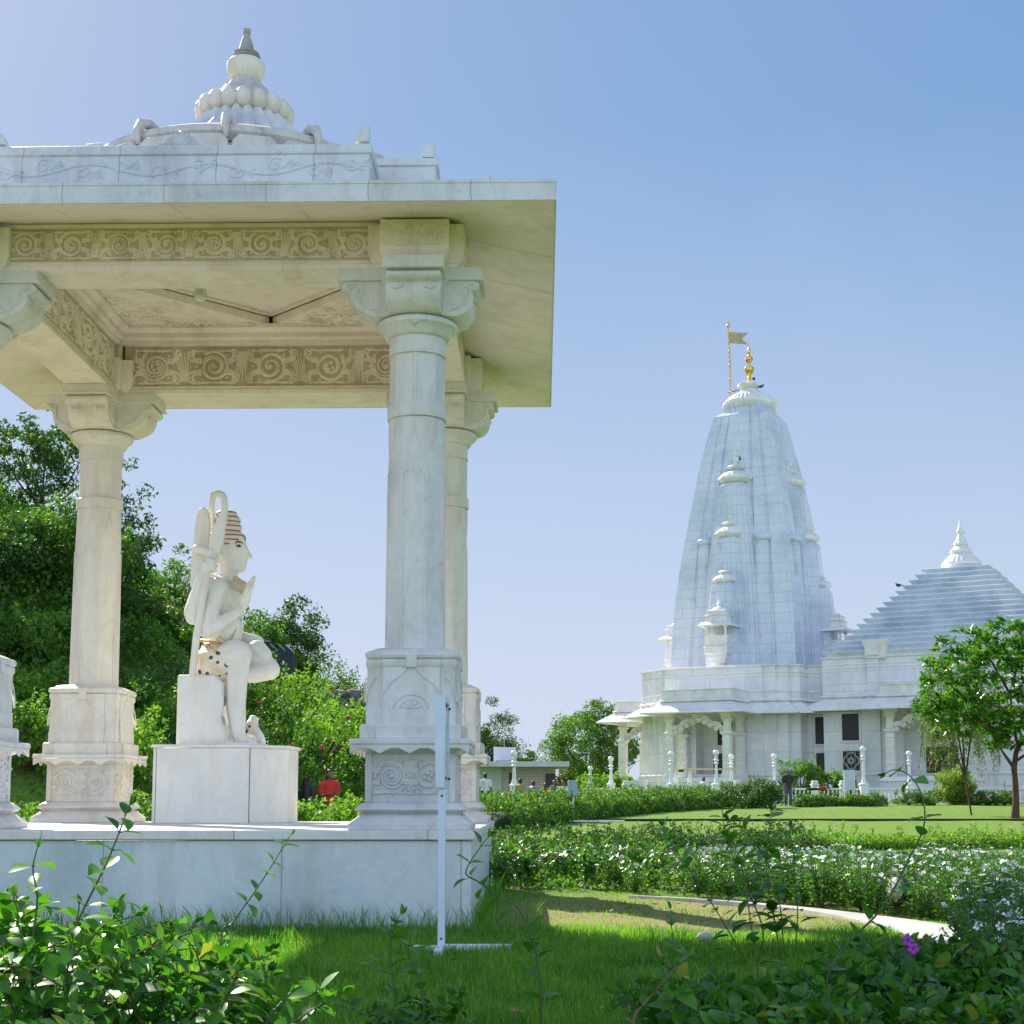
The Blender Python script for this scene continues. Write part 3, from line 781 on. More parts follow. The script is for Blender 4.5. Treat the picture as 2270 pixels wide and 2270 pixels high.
# ---- main tower: ribbed curved spire with stages engaged on every side
def ratha(k1=.40, k2=.72):
    h = [(-.86,-.86),(-k2,-.86),(-k2,-.93),(-k1,-.93),(-k1,-1),(k1,-1),(k1,-.93),(k2,-.93),(k2,-.86)]
    out = []
    for k in range(4):
        c, s = [(1,0),(0,1),(-1,0),(0,-1)][k]
        out += [(x*c-y*s, x*s+y*c) for x, y in h]
    return out
RP = ratha()
def curve(R0, R1, z0, z1, p=1.7, n=22, blunt=True):
    """radius of a curvilinear spire"""
    pr = []
    for i in range(n+1):
        t = i/n; pr.append((R1+(R0-R1)*(1-t**p), z0+(z1-z0)*t))
    if blunt: pr += [(R1*.98, z1+.05), (R1*.72, z1+.28), (R1*.70, z1+.62)]
    return pr
sp = MB(); prof = [(4.86,9.2),(4.82,10.4),(4.74,12.0),(4.60,13.8),(4.38,15.6),(4.08,17.6),(3.74,19.6),(3.42,21.4),(3.08,23.2),(2.75,24.7),(2.46,25.9),(2.16,27.0)]
fin = []
for i in range(len(prof)-1):
    for j in range(3): t = j/3; fin.append((prof[i][0]*(1-t)+prof[i+1][0]*t, prof[i][1]*(1-t)+prof[i+1][1]*t))
def rathm():
    h = [(-.88,-.88),(-.62,-.88),(-.60,-.855),(-.57,-.855),(-.55,-.90),(-.36,-.90),(-.34,-.87),(-.31,-.87),(-.29,-.94),(.29,-.94),(.31,-.87),(.34,-.87),(.36,-.90),(.55,-.90),(.57,-.855),(.60,-.855),(.62,-.88)]
    return [(x*c-y*s, x*s+y*c) for c, s in ((1,0),(0,1),(-1,0),(0,-1)) for x, y in h]
sp.sq(fin+[(2.16,27.0),(1.6,27.35),(1.55,27.9)], plan=rathm())
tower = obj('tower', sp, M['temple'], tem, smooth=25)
def disc(mb, cx, cy, r, z, h, n=24):
    mb.lathe([(r*.70,z),(r*.9,z+h*.12),(r*1.02,z+h*.35),(r*1.0,z+h*.55),(r*.93,z+h*.62)], cx, cy, n*4, n, .05)
    mb.lathe([(r*.93,z+h*.62),(r*.80,z+h*.85),(r*.55,z+h*1.08),(r*.36,z+h*1.22),(r*.3,z+h*1.3)], cx, cy, n*4, n, .06)
def cap(mb, cx, cy, r, z):
    """ribbed disc, smaller disc, pot finial"""
    disc(mb, cx, cy, r, z, r*.62, 18)
    z2 = z+r*.78; mb.lathe([(r*.33,z2),(r*.52,z2+r*.10),(r*.56,z2+r*.18),(r*.45,z2+r*.27),(r*.2,z2+r*.36)], cx, cy, 48, 12, .06)
    z3 = z2+r*.36; mb.lathe([(r*.14,z3),(r*.12,z3+r*.08),(r*.21,z3+r*.22),(r*.20,z3+r*.36),(r*.10,z3+r*.46),(r*.07,z3+r*.5),(r*.13,z3+r*.60),(r*.05,z3+r*.75),(.01,z3+r*.92)], cx, cy, 12)
for (dx, dy) in ((0,-1),(1,0),(-1,0),(0,1)):
    for (c_, zt, r0, r1, rc) in ((3.05,21.7,1.85,1.05,1.12),(4.25,17.9,1.36,.86,.94),(5.3,14.75,.98,.76,.76)):
        c_ *= 1 if dx == 0 else .87; b = MB(); b.sq(curve(r0*1.12, r1*.94, 9.2, zt, 1.7), dx*c_, dy*c_, RP)
        o = obj('tower_stage', b, M['temple'], tower, smooth=25)
        f = MB(); cap(f, dx*c_, dy*c_, rc, zt+.30); obj('stage_finial', f, M['templed'], tower, smooth=40)
    if (dx, dy) == (0, 1): continue
    # projecting balcony kiosk at the foot
    k = MB(); kx, ky = dx*5.45, dy*6.35
    k.sq([(.30,9.4),(.36,9.7),(.5,9.8),(.5,10.0),(.62,10.1),(.62,10.3),(.78,10.4),(.78,10.75),(.82,10.78),(.82,10.83),(.75,10.85),(.75,11.42),(.80,11.45),(.80,11.5),(.6,11.51)], kx, ky)
    for a in (-1, 1):
        for e in (-1, 1): k.sq([(.09,11.5),(.07,11.6),(.06,11.95),(.09,12.05),(.14,12.16)], kx+a*.62, ky+e*.62)
    k.sq([(.8,12.15),(1.12,12.10),(1.12,12.15),(.85,12.38),(.78,12.40),(.70,12.42),(.70,12.75),(.78,12.80),(.72,12.86),(.62,12.88),(.62,13.06),(.68,13.1),(.6,13.14)], kx, ky)
    k.lathe([(.5,13.13),(.52,13.2),(.40,13.32),(.15,13.42),(.12,13.5),(.17,13.6),(.06,13.75),(.01,13.9)], kx, ky, 24)
    obj('balcony_kiosk', k, M['templed'], tower, smooth=30)
for sx in (-1, 1):
    for sy in (-1, 1):
        for (x, y) in ((2.35,4.0),(4.0,2.35)):
            b = MB(); pr2 = [(.52,9.2),(.52,10.25),(.64,10.3),(.66,10.5),(.52,10.55),(.64,10.7),(.56,10.85),(.54,14.2),(.60,14.25),(.60,14.4),(.53,14.45),(.50,16.5),(.44,17.6),(.36,18.0)]
            k = .86; b.sq(pr2, sx*x*k, sy*y*k, RP)
            disc(b, sx*x*k, sy*y*k, .62, 17.95, .50, 12); b.lathe([(.15,18.4),(.14,18.5),(.2,18.65),(.08,18.85),(.01,19.0)], sx*x*k, sy*y*k, 10)
            obj('corner_spirelet', b, M['temple'], tower, smooth=30)
        # carved bands across the corner ribs
        for z, rr in ((16.9,4.02),(12.6,4.56),(19.8,3.55)):
            b = MB()
            for (x, y) in ((.80,.80),(.80,.56),(.56,.80)):
                b.box(min(sx*x*rr-.30, sx*x*rr+.30), max(sx*x*rr-.30, sx*x*rr+.30), sy*y*rr-.30, sy*y*rr+.30, z, z+.12); b.box(sx*x*rr-.33, sx*x*rr+.33, sy*y*rr-.33, sy*y*rr+.33, z-.22, z-.10)
            obj('carved_band', b, M['templed'], tower, bevel=.02)
am = MB(); disc(am, 0, 0, 1.78, 27.55, 1.15, 36)
am.lathe([(.62,28.95),(.60,29.05),(.54,29.15),(.72,29.22),(.80,29.36),(.74,29.5),(.5,29.6),(.3,29.66)], 0, 0, 72, 24, .06)
obj('ribbed_disc', am, M['templed'], tower, smooth=40)
gf = MB(); gf.lathe([(.26,29.65),(.16,29.72),(.12,29.85),(.26,29.95),(.14,30.02),(.11,30.1),(.22,30.2),(.38,30.42),(.42,30.56),(.36,30.7),(.16,30.78),(.10,30.84),(.10,31.0),(.2,31.06),(.33,31.22),(.3,31.38),(.14,31.48),(.08,31.58),(.13,31.7),(.18,31.82),(.14,31.95),(.05,32.1),(.07,32.15),(.02,32.35),(.005,32.5)], 0, 0, 20)
gf.v = [(x*.82, y*.82, z) for x, y, z in gf.v]; obj('gilded_finial', gf, M['gold'], tem)
fp = MB(); bx, by = -1.25, -.2
p0 = Vector((bx, by, 27.9)); p1 = Vector((bx-.12, by-.05, 34.1)); pr3 = []
fp.tube([p0, p1], [.075, .05], 8)
for i in range(14):
    p = p0.lerp(p1, .03+.052*i); fp.ball(p, .085 if i % 3 else .11, 8, 5)
fp.ball(p1-Vector((0,0,.3)), .13, 8, 6); fp.tube([p1, p1+Vector((0,0,.35))], [.04,.008], 6)
pole = obj('flagpole', fp, M['brass'], tem)
fq = p1-Vector((0,0,.75))
fl = MB(); F = [(0,0),(1.38,-.10),(.93,-.50),(1.38,-.92),(0,-.78)]
n_ = len(F); fl.loft([[(fq.x+x*.88, fq.y+.05*math.sin(x*3)+t+x*.45, fq.z+z) for x, z in F] for t in (-.012, .012)])
fo = obj('flag', fl, simple('flag_brass', (.42,.36,.17), .55, .3, .25, 5), pole)

obj('stay_bar', MB().tube([(bx-.2,by,29.05),(-.3,0,29.3)], .035, 6), simple('iron', (.12,.10,.10), .5, .6), pole)

# ---- stepped pyramid roof of the hall
py = MB(); n_ = 16
prof = []
for i in range(n_):
    B = 6.85-i*(6.85-1.95)/(n_-1); z = 9.80+.36*i
    prof += [(B-.10, z), (B-.06, z+.10), (B+.05, z+.22), (B+.10, z+.27), (B+.10, z+.31), (B-.02, z+.335), (B-.20, z+.3595)]
py.sq(prof, 13.8, 0)
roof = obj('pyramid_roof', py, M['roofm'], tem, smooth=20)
rf = MB(); zr = 15.50
rf.lathe([(1.35,zr),(1.33,zr+.2),(1.55,zr+.35),(1.5,zr+.5)], 13.8, 0, 40)
rf.lathe([(1.5,zr+.5),(1.1,zr+.85),(.75,zr+1.1)], 13.8, 0, 96, 24, .06)
rf.lathe([(.72,zr+1.1),(.85,zr+1.2),(.86,zr+1.3),(.62,zr+1.5),(.45,zr+1.62),(.58,zr+1.7),(.58,zr+1.78),(.38,zr+1.95),(.28,zr+2.2),(.18,zr+2.35),(.29,zr+2.5),(.29,zr+2.62),(.17,zr+2.8),(.09,zr+3.1),(.03,zr+3.35),(.005,zr+3.45)], 13.8, 0, 24)
rf.v = [(13.8+(x-13.8)*.82, y*.82, z) for x, y, z in rf.v]
obj('roof_finial', rf, M['templed'], roof, smooth=40)
for x in (10.1, 17.35):
    b = MB(); b.sq([(.62,9.62),(.62,10.2),(.70,10.45),(.75,10.62),(.75,10.7)], x, -6.5); obj('roof_block', b, M['templed'], roof)
# ================================================================ STATUE
def remesh(mb, vox, smooth_it=3):
    """fuse overlapping shapes into one continuous surface"""
    me = bpy.data.meshes.new('tmp'); me.from_pydata([tuple(v) for v in mb.v], [], mb.f); me.update()
    bm = bmesh.new(); bm.from_mesh(me); bmesh.ops.recalc_face_normals(bm, faces=bm.faces); bm.to_mesh(me); bm.free()
    o = bpy.data.objects.new('tmp', me); COL.objects.link(o)
    r = o.modifiers.new('r', 'REMESH'); r.mode = 'VOXEL'; r.voxel_size = vox
    if smooth_it:
        s = o.modifiers.new('s', 'SMOOTH'); s.iterations = smooth_it; s.factor = .5
    dg = bpy.context.evaluated_depsgraph_get(); dg.update()
    out = bpy.data.meshes.new_from_object(o.evaluated_get(dg))
    bpy.data.objects.remove(o); bpy.data.meshes.remove(me)
    return out
def limb(b, pts, n=10):
    """chain of tapered capsules through [(x,y,z,r), ...]"""
    for p in pts: b.ball(p[:3], p[3], n, max(6, n//2+2))
    for p, q in zip(pts, pts[1:]):
        b.tube([p[:3], q[:3]], [p[3], q[3]], n)
    return b
K = .0065
def sp_(u, v, dy=0): return ((u-425)*K, dy, (1396-v)*K)
def S(u, v, dy, r): x, y, z = sp_(u, v, dy); return (x, y, z, r*K)
st = thing('statue', 'seated white marble figure in profile with raised palm, topknot, trident and spotted loincloth', 'statue', (SB[0]+.10, SB[1]-.02, .931+.925), sc=(1.0,1.0,1.015))
b = MB()
# trunk
def tors(u, v, ru, dy, ry=None, h=26): x, y, z = sp_(u, v, dy); b.ball((x, y, z), 1, 16, 10, (ru*K, (ry or ru*1.25)*K, h*K))
tors(403,1245,32,0,52,30); tors(404,1215,31,0,46,28); tors(412,1185,34,0,46,32); tors(416,1170,32,0,46,30); tors(410,1145,36,0,52,32); tors(408,1120,36,0,56,32); tors(404,1100,30,0,58,22); tors(424,1122,24,-.12,26,22); tors(424,1122,24,.12,26,22)
limb(b, [S(414,1100,0,20), S(418,1080,0,17), S(420,1060,0,18)])
# head
x, y, z = sp_(420, 1030); b.ball((x, y, z), 1, 18, 14, (30*K, 25*K, 36*K))
limb(b, [S(436,1028,0,19), S(438,1050,0,16), S(443,1060,0,9)]); b.ball(sp_(440,1063), 8.5*K, 10, 8); limb(b, [S(426,1058,-.06,14), S(440,1058,0,11)]); limb(b, [S(426,1058,.06,14), S(440,1058,0,11)])
b.ball(sp_(440,1012), 1, 12, 8, (11*K, 17*K, 14*K))
limb(b, [S(447,1020,0,4), S(455,1037,0,5.2), S(459.5,1041,0,4.6)], 8); b.ball(sp_(450.5,1042,-.02), 4*K, 8, 6); b.ball(sp_(450.5,1042,.02), 4*K, 8, 6)
for v in (1049, 1053): limb(b, [S(445,v,-.035,2.8), S(449.5,v,0,3.4), S(445,v,.035,2.8)], 8)
limb(b, [S(412,1025,-.155,4), S(411,1037,-.165,6), S(414,1045,-.16,4)], 8)
# near arms: rear one lifts to the staff, front one bends to the raised palm
limb(b, [S(387,1105,-.36,21), S(375,1130,-.42,18), S(368,1155,-.44,18), S(368,1163,-.44,15)])
limb(b, [S(368,1160,-.44,16), S(377,1125,-.50,13.5), S(388,1088,-.52,11), S(392,1082,-.52,10)])
limb(b, [S(410,1108,-.34,21), S(400,1145,-.42,18), S(392,1182,-.44,18), S(394,1188,-.44,15)])
limb(b, [S(394,1186,-.44,15), S(420,1172,-.40,13), S(445,1154,-.34,9.5), S(456,1143,-.32,7.5)])
# raised hand: palm, four fingers, thumb
limb(b, [S(456,1142,-.32,9), S(461,1128,-.32,10), S(465,1113,-.32,8)])
for i, (dy, l) in enumerate(((-.065,.86), (-.03,1), (.005,.95), (.04,.75))):
    limb(b, [S(461,1126,-.32+dy*.7,4.5), S(465,1112,-.32+dy,4.2), S(465+5*l,1112-14*l,-.32+dy,3.8), S(465+13*l,1112-25*l,-.32+dy,3.1)], 8)
limb(b, [S(462,1132,-.33,5), S(470,1122,-.40,4.6), S(474,1112,-.42,4.0), S(478,1104,-.42,3.2)], 8)
# hand round the staff
limb(b, [S(390,1082,-.53,10), S(396,1070,-.54,12), S(401,1062,-.54,9)])
for i in range(4): limb(b, [S(399+2.2*i*.6,1060+5*i,-.58,4), S(407,1062+5*i,-.60,4), S(411,1064+5*i,-.55,3.6), S(406,1066+5*i,-.50,3.4)], 8)
limb(b, [S(396,1066,-.50,4.6), S(403,1056,-.47,4), S(408,1054,-.50,3.4)], 8)
# far arms
limb(b, [S(388,1108,.36,22), S(378,1150,.44,19), S(390,1110,.50,15), S(398,1072,.52,11)])
limb(b, [S(410,1108,.34,21), S(402,1180,.42,18), S(440,1190,.36,13), S(470,1196,.30,10)])
# legs
limb(b, [S(398,1250,-.22,31), S(420,1240,-.26,29), S(442,1229,-.27,27), S(449,1228,-.27,25)])
limb(b, [S(449,1230,-.27,24.5), S(446,1270,-.26,21), S(445,1320,-.25,19), S(450,1370,-.25,15), S(452,1380,-.25,13)])
limb(b, [S(452,1383,-.25,11), S(466,1386,-.25,9.5), S(478,1390,-.25,6.5)])
for i in range(5): limb(b, [S(474,1388,-.32+.035*i,4.5), S(484-1.2*i if i else 485,1391,-.325+.036*i,3.8)], 8)
limb(b, [S(400,1245,.22,30), S(450,1225,.24,26), S(490,1246,.22,20), S(496,1252,.2,19)])
limb(b, [S(496,1252,.2,19), S(470,1262,.06,17), S(448,1266,-.02,12), S(436,1268,-.08,10)])
limb(b, [S(470,1215,.2,20), S(480,1225,.2,19)])
limb(b, [S(352,1100,.03,6), S(360,1180,.03,6)], 6) if False else None
body = link('body', remesh(b, .0135, 3), M['statue'], st, 180)
# rock seat with a rough front edge and drapery fold
rk = MB(); rk.box(*[sp_(341,0)[0], sp_(413,0)[0]], -.44, .42, 0, sp_(0,1268)[2])
rg = random.Random(5)
for i in range(16):
    rk.ball((sp_(408+rg.uniform(-3,10),0)[0], rg.uniform(-.36,.36), .08+i*.05), rg.uniform(.07,.12), 8, 6)
limb(rk, [S(416,1285,-.36,10), S(420,1320,-.38,8), S(415,1350,-.40,9), S(424,1380,-.38,12), S(430,1394,-.36,8)])
rk.box(sp_(341,0)[0], sp_(492,0)[0], -.42, .42, -.004, .035)
link('rock_seat', remesh(rk, .022, 3), M['statue'], st, 60)
# ------ hair and topknot
hm, hnt, hp = newmat('painted_hair')
wv = N(hnt, 'ShaderNodeTexWave'); wv.wave_type = 'BANDS'; wv.bands_direction = 'Z'; wv.inputs['Scale'].default_value = 5.4; wv.inputs['Distortion'].default_value = .8
hnt.links.new(coords(hnt, (1,1,1)), wv.inputs[0])
hnt.links.new(ramp(hnt, wv.outputs['Fac'], [(.0,(.22,.09,.08)),(.14,(.48,.28,.2)),(.26,(.70,.55,.44)),(1,(.80,.73,.66))]).outputs[0], hp.inputs[0]); hp.inputs['Roughness'].default_value = .5
h = MB()
for (u, v, ru, rv, ry) in ((409,1018,30,18,28),(407,1003,29,15,26),(412,986,30,13,25),(413,972,27,12,23),(411,960,22,9,19),(428,1002,20,9,22),(424,1008,24,9,25)):
    h.ball(sp_(u, v), 1, 18, 10, (ru*K, ry*K, rv*K))
limb(h, [S(392,1020,-.1,12), S(388,1045,-.12,8), S(384,1068,-.12,7)]); limb(h, [S(392,1020,.1,12), S(388,1045,.12,8), S(384,1068,.12,7)])
link('hair', remesh(h, .016, 2), hm, st, 180)
# ------ trident: staff, broad back prong, loop and leaf blade
tr = MB()
limb(tr, [S(372,1268,-.50,6.5), S(380,1200,-.56,7), S(392,1110,-.56,7), S(398,1070,-.54,6.5), S(402,1045,-.52,8)])
limb(tr, [S(402,1050,-.48,10), S(385,1040,-.46,9), S(372,1038,-.44,9)])
obj('staff', tr, M['statue'], st, smooth=60)
bl = MB()
def plate(b, pts, y, t):
    b.loft([[(*[sp_(u, v)[0]], y-t, sp_(u, v)[2]) for u, v in pts], [(*[sp_(u, v)[0]], y+t, sp_(u, v)[2]) for u, v in pts]])
plate(bl, [(358,1105),(358,1060),(362,1010),(366,975),(371,961),(380,955),(388,963),(391,985),(390,1030),(388,1070),(390,1105)], -.30, .07)
link('back_prong', remesh(bl, .016, 3), M['statue'], st, 60)
bl = MB(); lp = [(386,990),(386,960),(387.5,934),(389.5,926),(398,923),(406.5,926),(409,934),(411,955),(413,985)]
bl.tube([sp_(u, v, -.1) for u, v in lp], [.046]*9, 8, ((0,1,0), 1.3)); obj('loop', bl, M['statue'], st, smooth=60)
bl = MB(); plate(bl, [(396,1046),(398,1020),(404,998),(413,980),(424,956),(429,955),(428,985),(426,1005),(424,1028),(416,1049)], -.50, .04)
link('leaf_blade', remesh(bl, .014, 3), M['statue'], st, 60)
# ------ snake collar, bead string
sn = MB(); sn.tube([sp_(u, v, d) for u, v, d in ((402,1100,-.24),(420,1098,-.25),(436,1100,-.16),(444,1104,-.02),(440,1100,.14),(424,1094,.24),(404,1096,.22))], [.05,.055,.06,.065,.06,.055,.05], 9)
limb(sn, [S(438,1090,-.05,8), S(448,1098,-.08,10), S(455,1105,-.10,9)])
for i in range(5): sn.ball(sp_(434+4.2*i, 1084+3.8*i, -.06), .042, 8, 6)
link('snake_collar', remesh(sn, .014, 2), simple('buff_stone', (.62,.52,.38), .5, 0, .12, 6), st, 180)
bd = MB()
for i in range(26):
    t = i/25; u = 444-4*math.sin(t*PI)+6*t*(1-t)*2; bd.ball(sp_(441+6*math.sin(t*3.0), 1108+100*t, -.13+.1*t), .017, 6, 5)
obj('bead_string', bd, M['statue'], st)
# ------ spotted loincloth with an ochre hem
lm, lnt, lpn = newmat('spotted_cloth')
vo = N(lnt, 'ShaderNodeTexVoronoi'); vo.inputs['Scale'].default_value = 9; vo.inputs['Randomness'].default_value = .8; lnt.links.new(coords(lnt, (1,1,1)), vo.inputs['Vector'])
spot = ramp(lnt, vo.outputs['Distance'], [(.27,(1,1,1)),(.31,(0,0,0))]).outputs[0]
oc_ = ramp(lnt, noise(lnt, coords(lnt), 5, 4), [(.45,(.80,.75,.66)),(.68,(.66,.46,.20))]).outputs[0]
lnt.links.new(mixc(lnt, spot, oc_, (.10,.04,.03)), lpn.inputs[0]); lpn.inputs['Roughness'].default_value = .5
lc = MB()
for (u, v, ru, rv, ry) in ((398,1250,37,24,62),(397,1232,36,22,57),(405,1213,35,13,52)): lc.ball(sp_(u, v), 1, 18, 10, (ru*K, ry*K, rv*K))
limb(lc, [S(394,1250,-.22,36), S(413,1246,-.25,34)]); limb(lc, [S(394,1250,.22,36), S(413,1246,.25,34)])
link('loincloth', remesh(lc, .02, 2), lm, st, 180)
oc = simple('ochre_paint', (.58,.33,.08), .5)
be = MB()
be.tube([(sp_(404,0)[0]+.225*math.cos(a), .315*math.sin(a), sp_(0,1206)[2]+.05*math.cos(a+PI)-.01) for a in [2*PI*i/28 for i in range(29)]], .016, 6)
be.tube([sp_(u, v, d) for u, v, d in ((388,1212,-.36),(398,1217,-.36),(410,1222,-.34),(420,1216,-.31),(412,1210,-.34),(396,1210,-.36))], .012, 6)
be.tube([sp_(u, v, d) for u, v, d in ((418,1210,-.31),(410,1202,-.33),(416,1196,-.33),(424,1204,-.31),(434,1200,-.24),(440,1180,-.16))], .007, 5)
obj('belt', be, oc, st)
# ------ painted face
ink = simple('dark_blue_paint', (.05,.045,.10), .5)
f = MB()
f.tube([sp_(u, v, d) for u, v, d in ((433.5,1018.5,-.137),(438,1015,-.125),(443,1015.2,-.103),(447,1018,-.070))], [.004,.009,.009,.005], 6)
obj('eyebrow', f, ink, st)
f = MB(); f.tube([sp_(u, v, d) for u, v, d in ((434.5,1022.5,-.138),(439,1025,-.131),(443.5,1024,-.109))], [.003,.008,.005], 6); f.tube([sp_(u, v, d) for u, v, d in ((437,1022.5,-.136),(441,1021.5,-.123),(444.5,1023.6,-.103))], [.003,.007,.004], 6); f.ball(sp_(441.2,1023.4,-.118), .011, 6, 5)
obj('eye', f, ink, st)
f = MB()
for v in (1049.4, 1052.8): limb(f, [S(445.4,v,-.034,1.7), S(450,v,0,2.2), S(445.4,v,.034,1.7)], 8)
obj('lips', f, simple('red_paint', (.55,.12,.12), .5), st)
f = MB(); f.ball(sp_(448.5,1008,-.02), 1, 8, 6, (.013,.04,.045)); obj('forehead_mark', f, simple('green_gold_paint', (.36,.30,.05), .5), st)
f = MB(); f.tube([(sp_(457,0)[0]+.005, -.34, sp_(0,1141)[2])], .02) if False else f.tube([(sp_(453,1147)[0]+.03*math.cos(a), -.335+.072*math.sin(a), sp_(453,1147)[2]-.055*math.cos(a)) for a in [2*PI*i/16 for i in range(17)]], .014, 6); obj('bracelet', f, M['statue'], st)
# ------ small guardian figure crouched at the foot
g = MB()
g.ball(sp_(466,1362,.05), 1, 12, 10, (13*K, 15*K, 16*K)); limb(g, [S(468,1346,.1,9), S(468,1352,.08,11)]); limb(g, [S(474,1366,.02,9), S(482,1376,0,9), S(488,1388,0,8)]); g.ball(sp_(478,1386,.1), 1, 10, 8, (14*K, 16*K, 11*K)); g.ball(sp_(459,1366,.0), 6*K, 8, 6)
link('crouching_figure', remesh(g, .016, 3), M['statue'], st, 180)
g = MB(); g.ball(sp_(458,1369,-.045), .03, 8, 6); g.ball(sp_(466,1360,-.065), .017, 8, 6); obj('painted_muzzle', g, simple('dark_red_paint', (.10,.02,.02), .5), st)
# ================================================================ GROUND
def grid(xs, ys, f):
    xs = np.asarray(xs); ys = np.asarray(ys); nx, ny = len(xs), len(ys)
    v = np.array([(x, y, f(x, y)) for y in ys for x in xs])
    i = np.arange(nx-1)[None, :]+np.arange(ny-1)[:, None]*nx
    q = np.stack([i, i+1, i+1+nx, i+nx], -1).reshape(-1, 4)
    return v, q
xs = np.concatenate([np.linspace(-400, -45, 14), np.linspace(-40, 45, 108), np.linspace(50, 400, 14)])
ys = np.concatenate([np.linspace(-60, 2, 14), np.linspace(3, 110, 144), np.linspace(115, 900, 24)])
def gzz(x, y):
    z = gz(x, y)
    if 2 < y < 110 and abs(x) < 45: z += .02*math.sin(x*1.7+y*.6)*math.sin(y*1.1-x*.4)
    return z
v, q = grid(xs, ys, gzz)
gm2, nt, p = newmat('lawn_ground')
g = N(nt, 'ShaderNodeNewGeometry')
n1 = noise(nt, g.outputs['Position'], .35, 5, .6); n2 = noise(nt, g.outputs['Position'], 3.5, 5, .65); n3 = noise(nt, g.outputs['Position'], 40, 3, .6)
mp = N(nt, 'ShaderNodeMapping'); mp.inputs['Scale'].default_value = (.12, .5, 1); nt.links.new(g.outputs['Position'], mp.inputs[0])
n4 = noise(nt, mp.outputs[0], 1.0, 4, .6)
grs = ramp(nt, n2, [(.3, (.105,.20,.035)), (.7, (.18,.285,.055))]).outputs[0]
dry = ramp(nt, n3, [(.3, (.22,.18,.085)), (.7, (.36,.31,.15))]).outputs[0]
spx = N(nt, 'ShaderNodeSeparateXYZ'); nt.links.new(g.outputs['Position'], spx.inputs[0])
worn_and_bounce = mth(nt, 'SUBTRACT', 1.25, mth(nt, 'ADD', mth(nt, 'POWER', mth(nt, 'MULTIPLY', mth(nt, 'SUBTRACT', spx.outputs[0], 1.2), .42), 2), mth(nt, 'POWER', mth(nt, 'MULTIPLY', mth(nt, 'SUBTRACT', spx.outputs[1], 15.2), .42), 2)))
bounce_ground = mth(nt, 'MULTIPLY', mth(nt, 'LESS_THAN', spx.outputs[0], -6.6), mth(nt, 'LESS_THAN', spx.outputs[1], 26))  # unseen dry ground added left of the pavilion to bounce warm light
worn_and_bounce = mth(nt, 'MAXIMUM', worn_and_bounce, mth(nt, 'MULTIPLY', bounce_ground, 1.3))
worn_and_bounce = mth(nt, 'MULTIPLY', ramp(nt, mth(nt, 'ADD', worn_and_bounce, mth(nt, 'MULTIPLY', n2, .6)), [(.35,(0,0,0)),(1,(1,1,1))]).outputs[0], .85)
fd = ramp(nt, mth(nt, 'ADD', mth(nt, 'MULTIPLY', n1, .55), mth(nt, 'MULTIPLY', n4, .45)), [(.53, (0,0,0)), (.68, (.6,.6,.6))]).outputs[0]
nt.links.new(mixc(nt, mth(nt, 'MAXIMUM', fd, worn_and_bounce), grs, dry), p.inputs['Base Color'])
p.inputs['Roughness'].default_value = .95; p.inputs['Specular IOR Level'].default_value = .1
bp = N(nt, 'ShaderNodeBump'); bp.inputs['Strength'].default_value = .7; bp.inputs['Distance'].default_value = .04
nt.links.new(mth(nt, 'ADD', n3, n2), bp.inputs['Height']); nt.links.new(bp.outputs[0], p.inputs['Normal'])
tag(link('ground', npmesh('ground', v, q), gm2, None, 180), kind='structure')

# white marble path sweeping round the flower bed
PATH = [(1.0,17.2,.04),(1.6,16.8,.07),(2.3,16.1,.14),(2.95,15.0,.32),(3.42,13.5,.7),(3.45,12.0,.95),(3.15,10.4,1.1),(2.5,8.9,1.1),(1.6,7.7,1.1),(.4,6.8,1.1),(-1.2,6.2,1.1)]
def spline(pts, n=8):
    out = []
    P_ = [np.array(p, float) for p in pts]; P_ = [2*P_[0]-P_[1]]+P_+[2*P_[-1]-P_[-2]]
    for i in range(1, len(P_)-2):
        for k in range(n):
            t = k/n; a, b, c, d = P_[i-1:i+3]
            out.append(.5*((2*b)+(-a+c)*t+(2*a-5*b+4*c-d)*t*t+(-a+3*b-3*c+d)*t**3))
    out.append(P_[-2]); return out
pm = MB(); L_, R_ = [], []
sp = spline(PATH, 6)
for i, p in enumerate(sp):
    t = sp[min(i+1, len(sp)-1)]-sp[max(i-1, 0)]; n_ = np.array([-t[1], t[0]]); n_ /= np.linalg.norm(n_)
    for s, l in ((1, L_), (-1, R_)):
        x, y = p[0]+s*n_[0]*p[2]*.5, p[1]+s*n_[1]*p[2]*.5; l.append((x, y, gz(x, y)))
pm.loft([[(a[0],a[1],a[2]+.035),(b[0],b[1],b[2]+.035),(b[0],b[1],b[2]-.1),(a[0],a[1],a[2]-.1)] for a, b in zip(L_, R_)])
tag(obj('path', pm, marble('path_marble', (.60,.58,.56), (.48,.47,.46), dirt=.3, blocks=(.9,30,(0,3,.008))), None, 20), kind='structure')
ed = MB()
ed.tube([(x, 46.5+.02*x+.5*math.sin(x*.13), gz(x, 46.5)+.03) for x in np.linspace(.6, 24, 60)], .05, 5)
tag(obj('lawn_edging', ed, simple('black_edging', (.015,.018,.012), .7)), kind='structure')

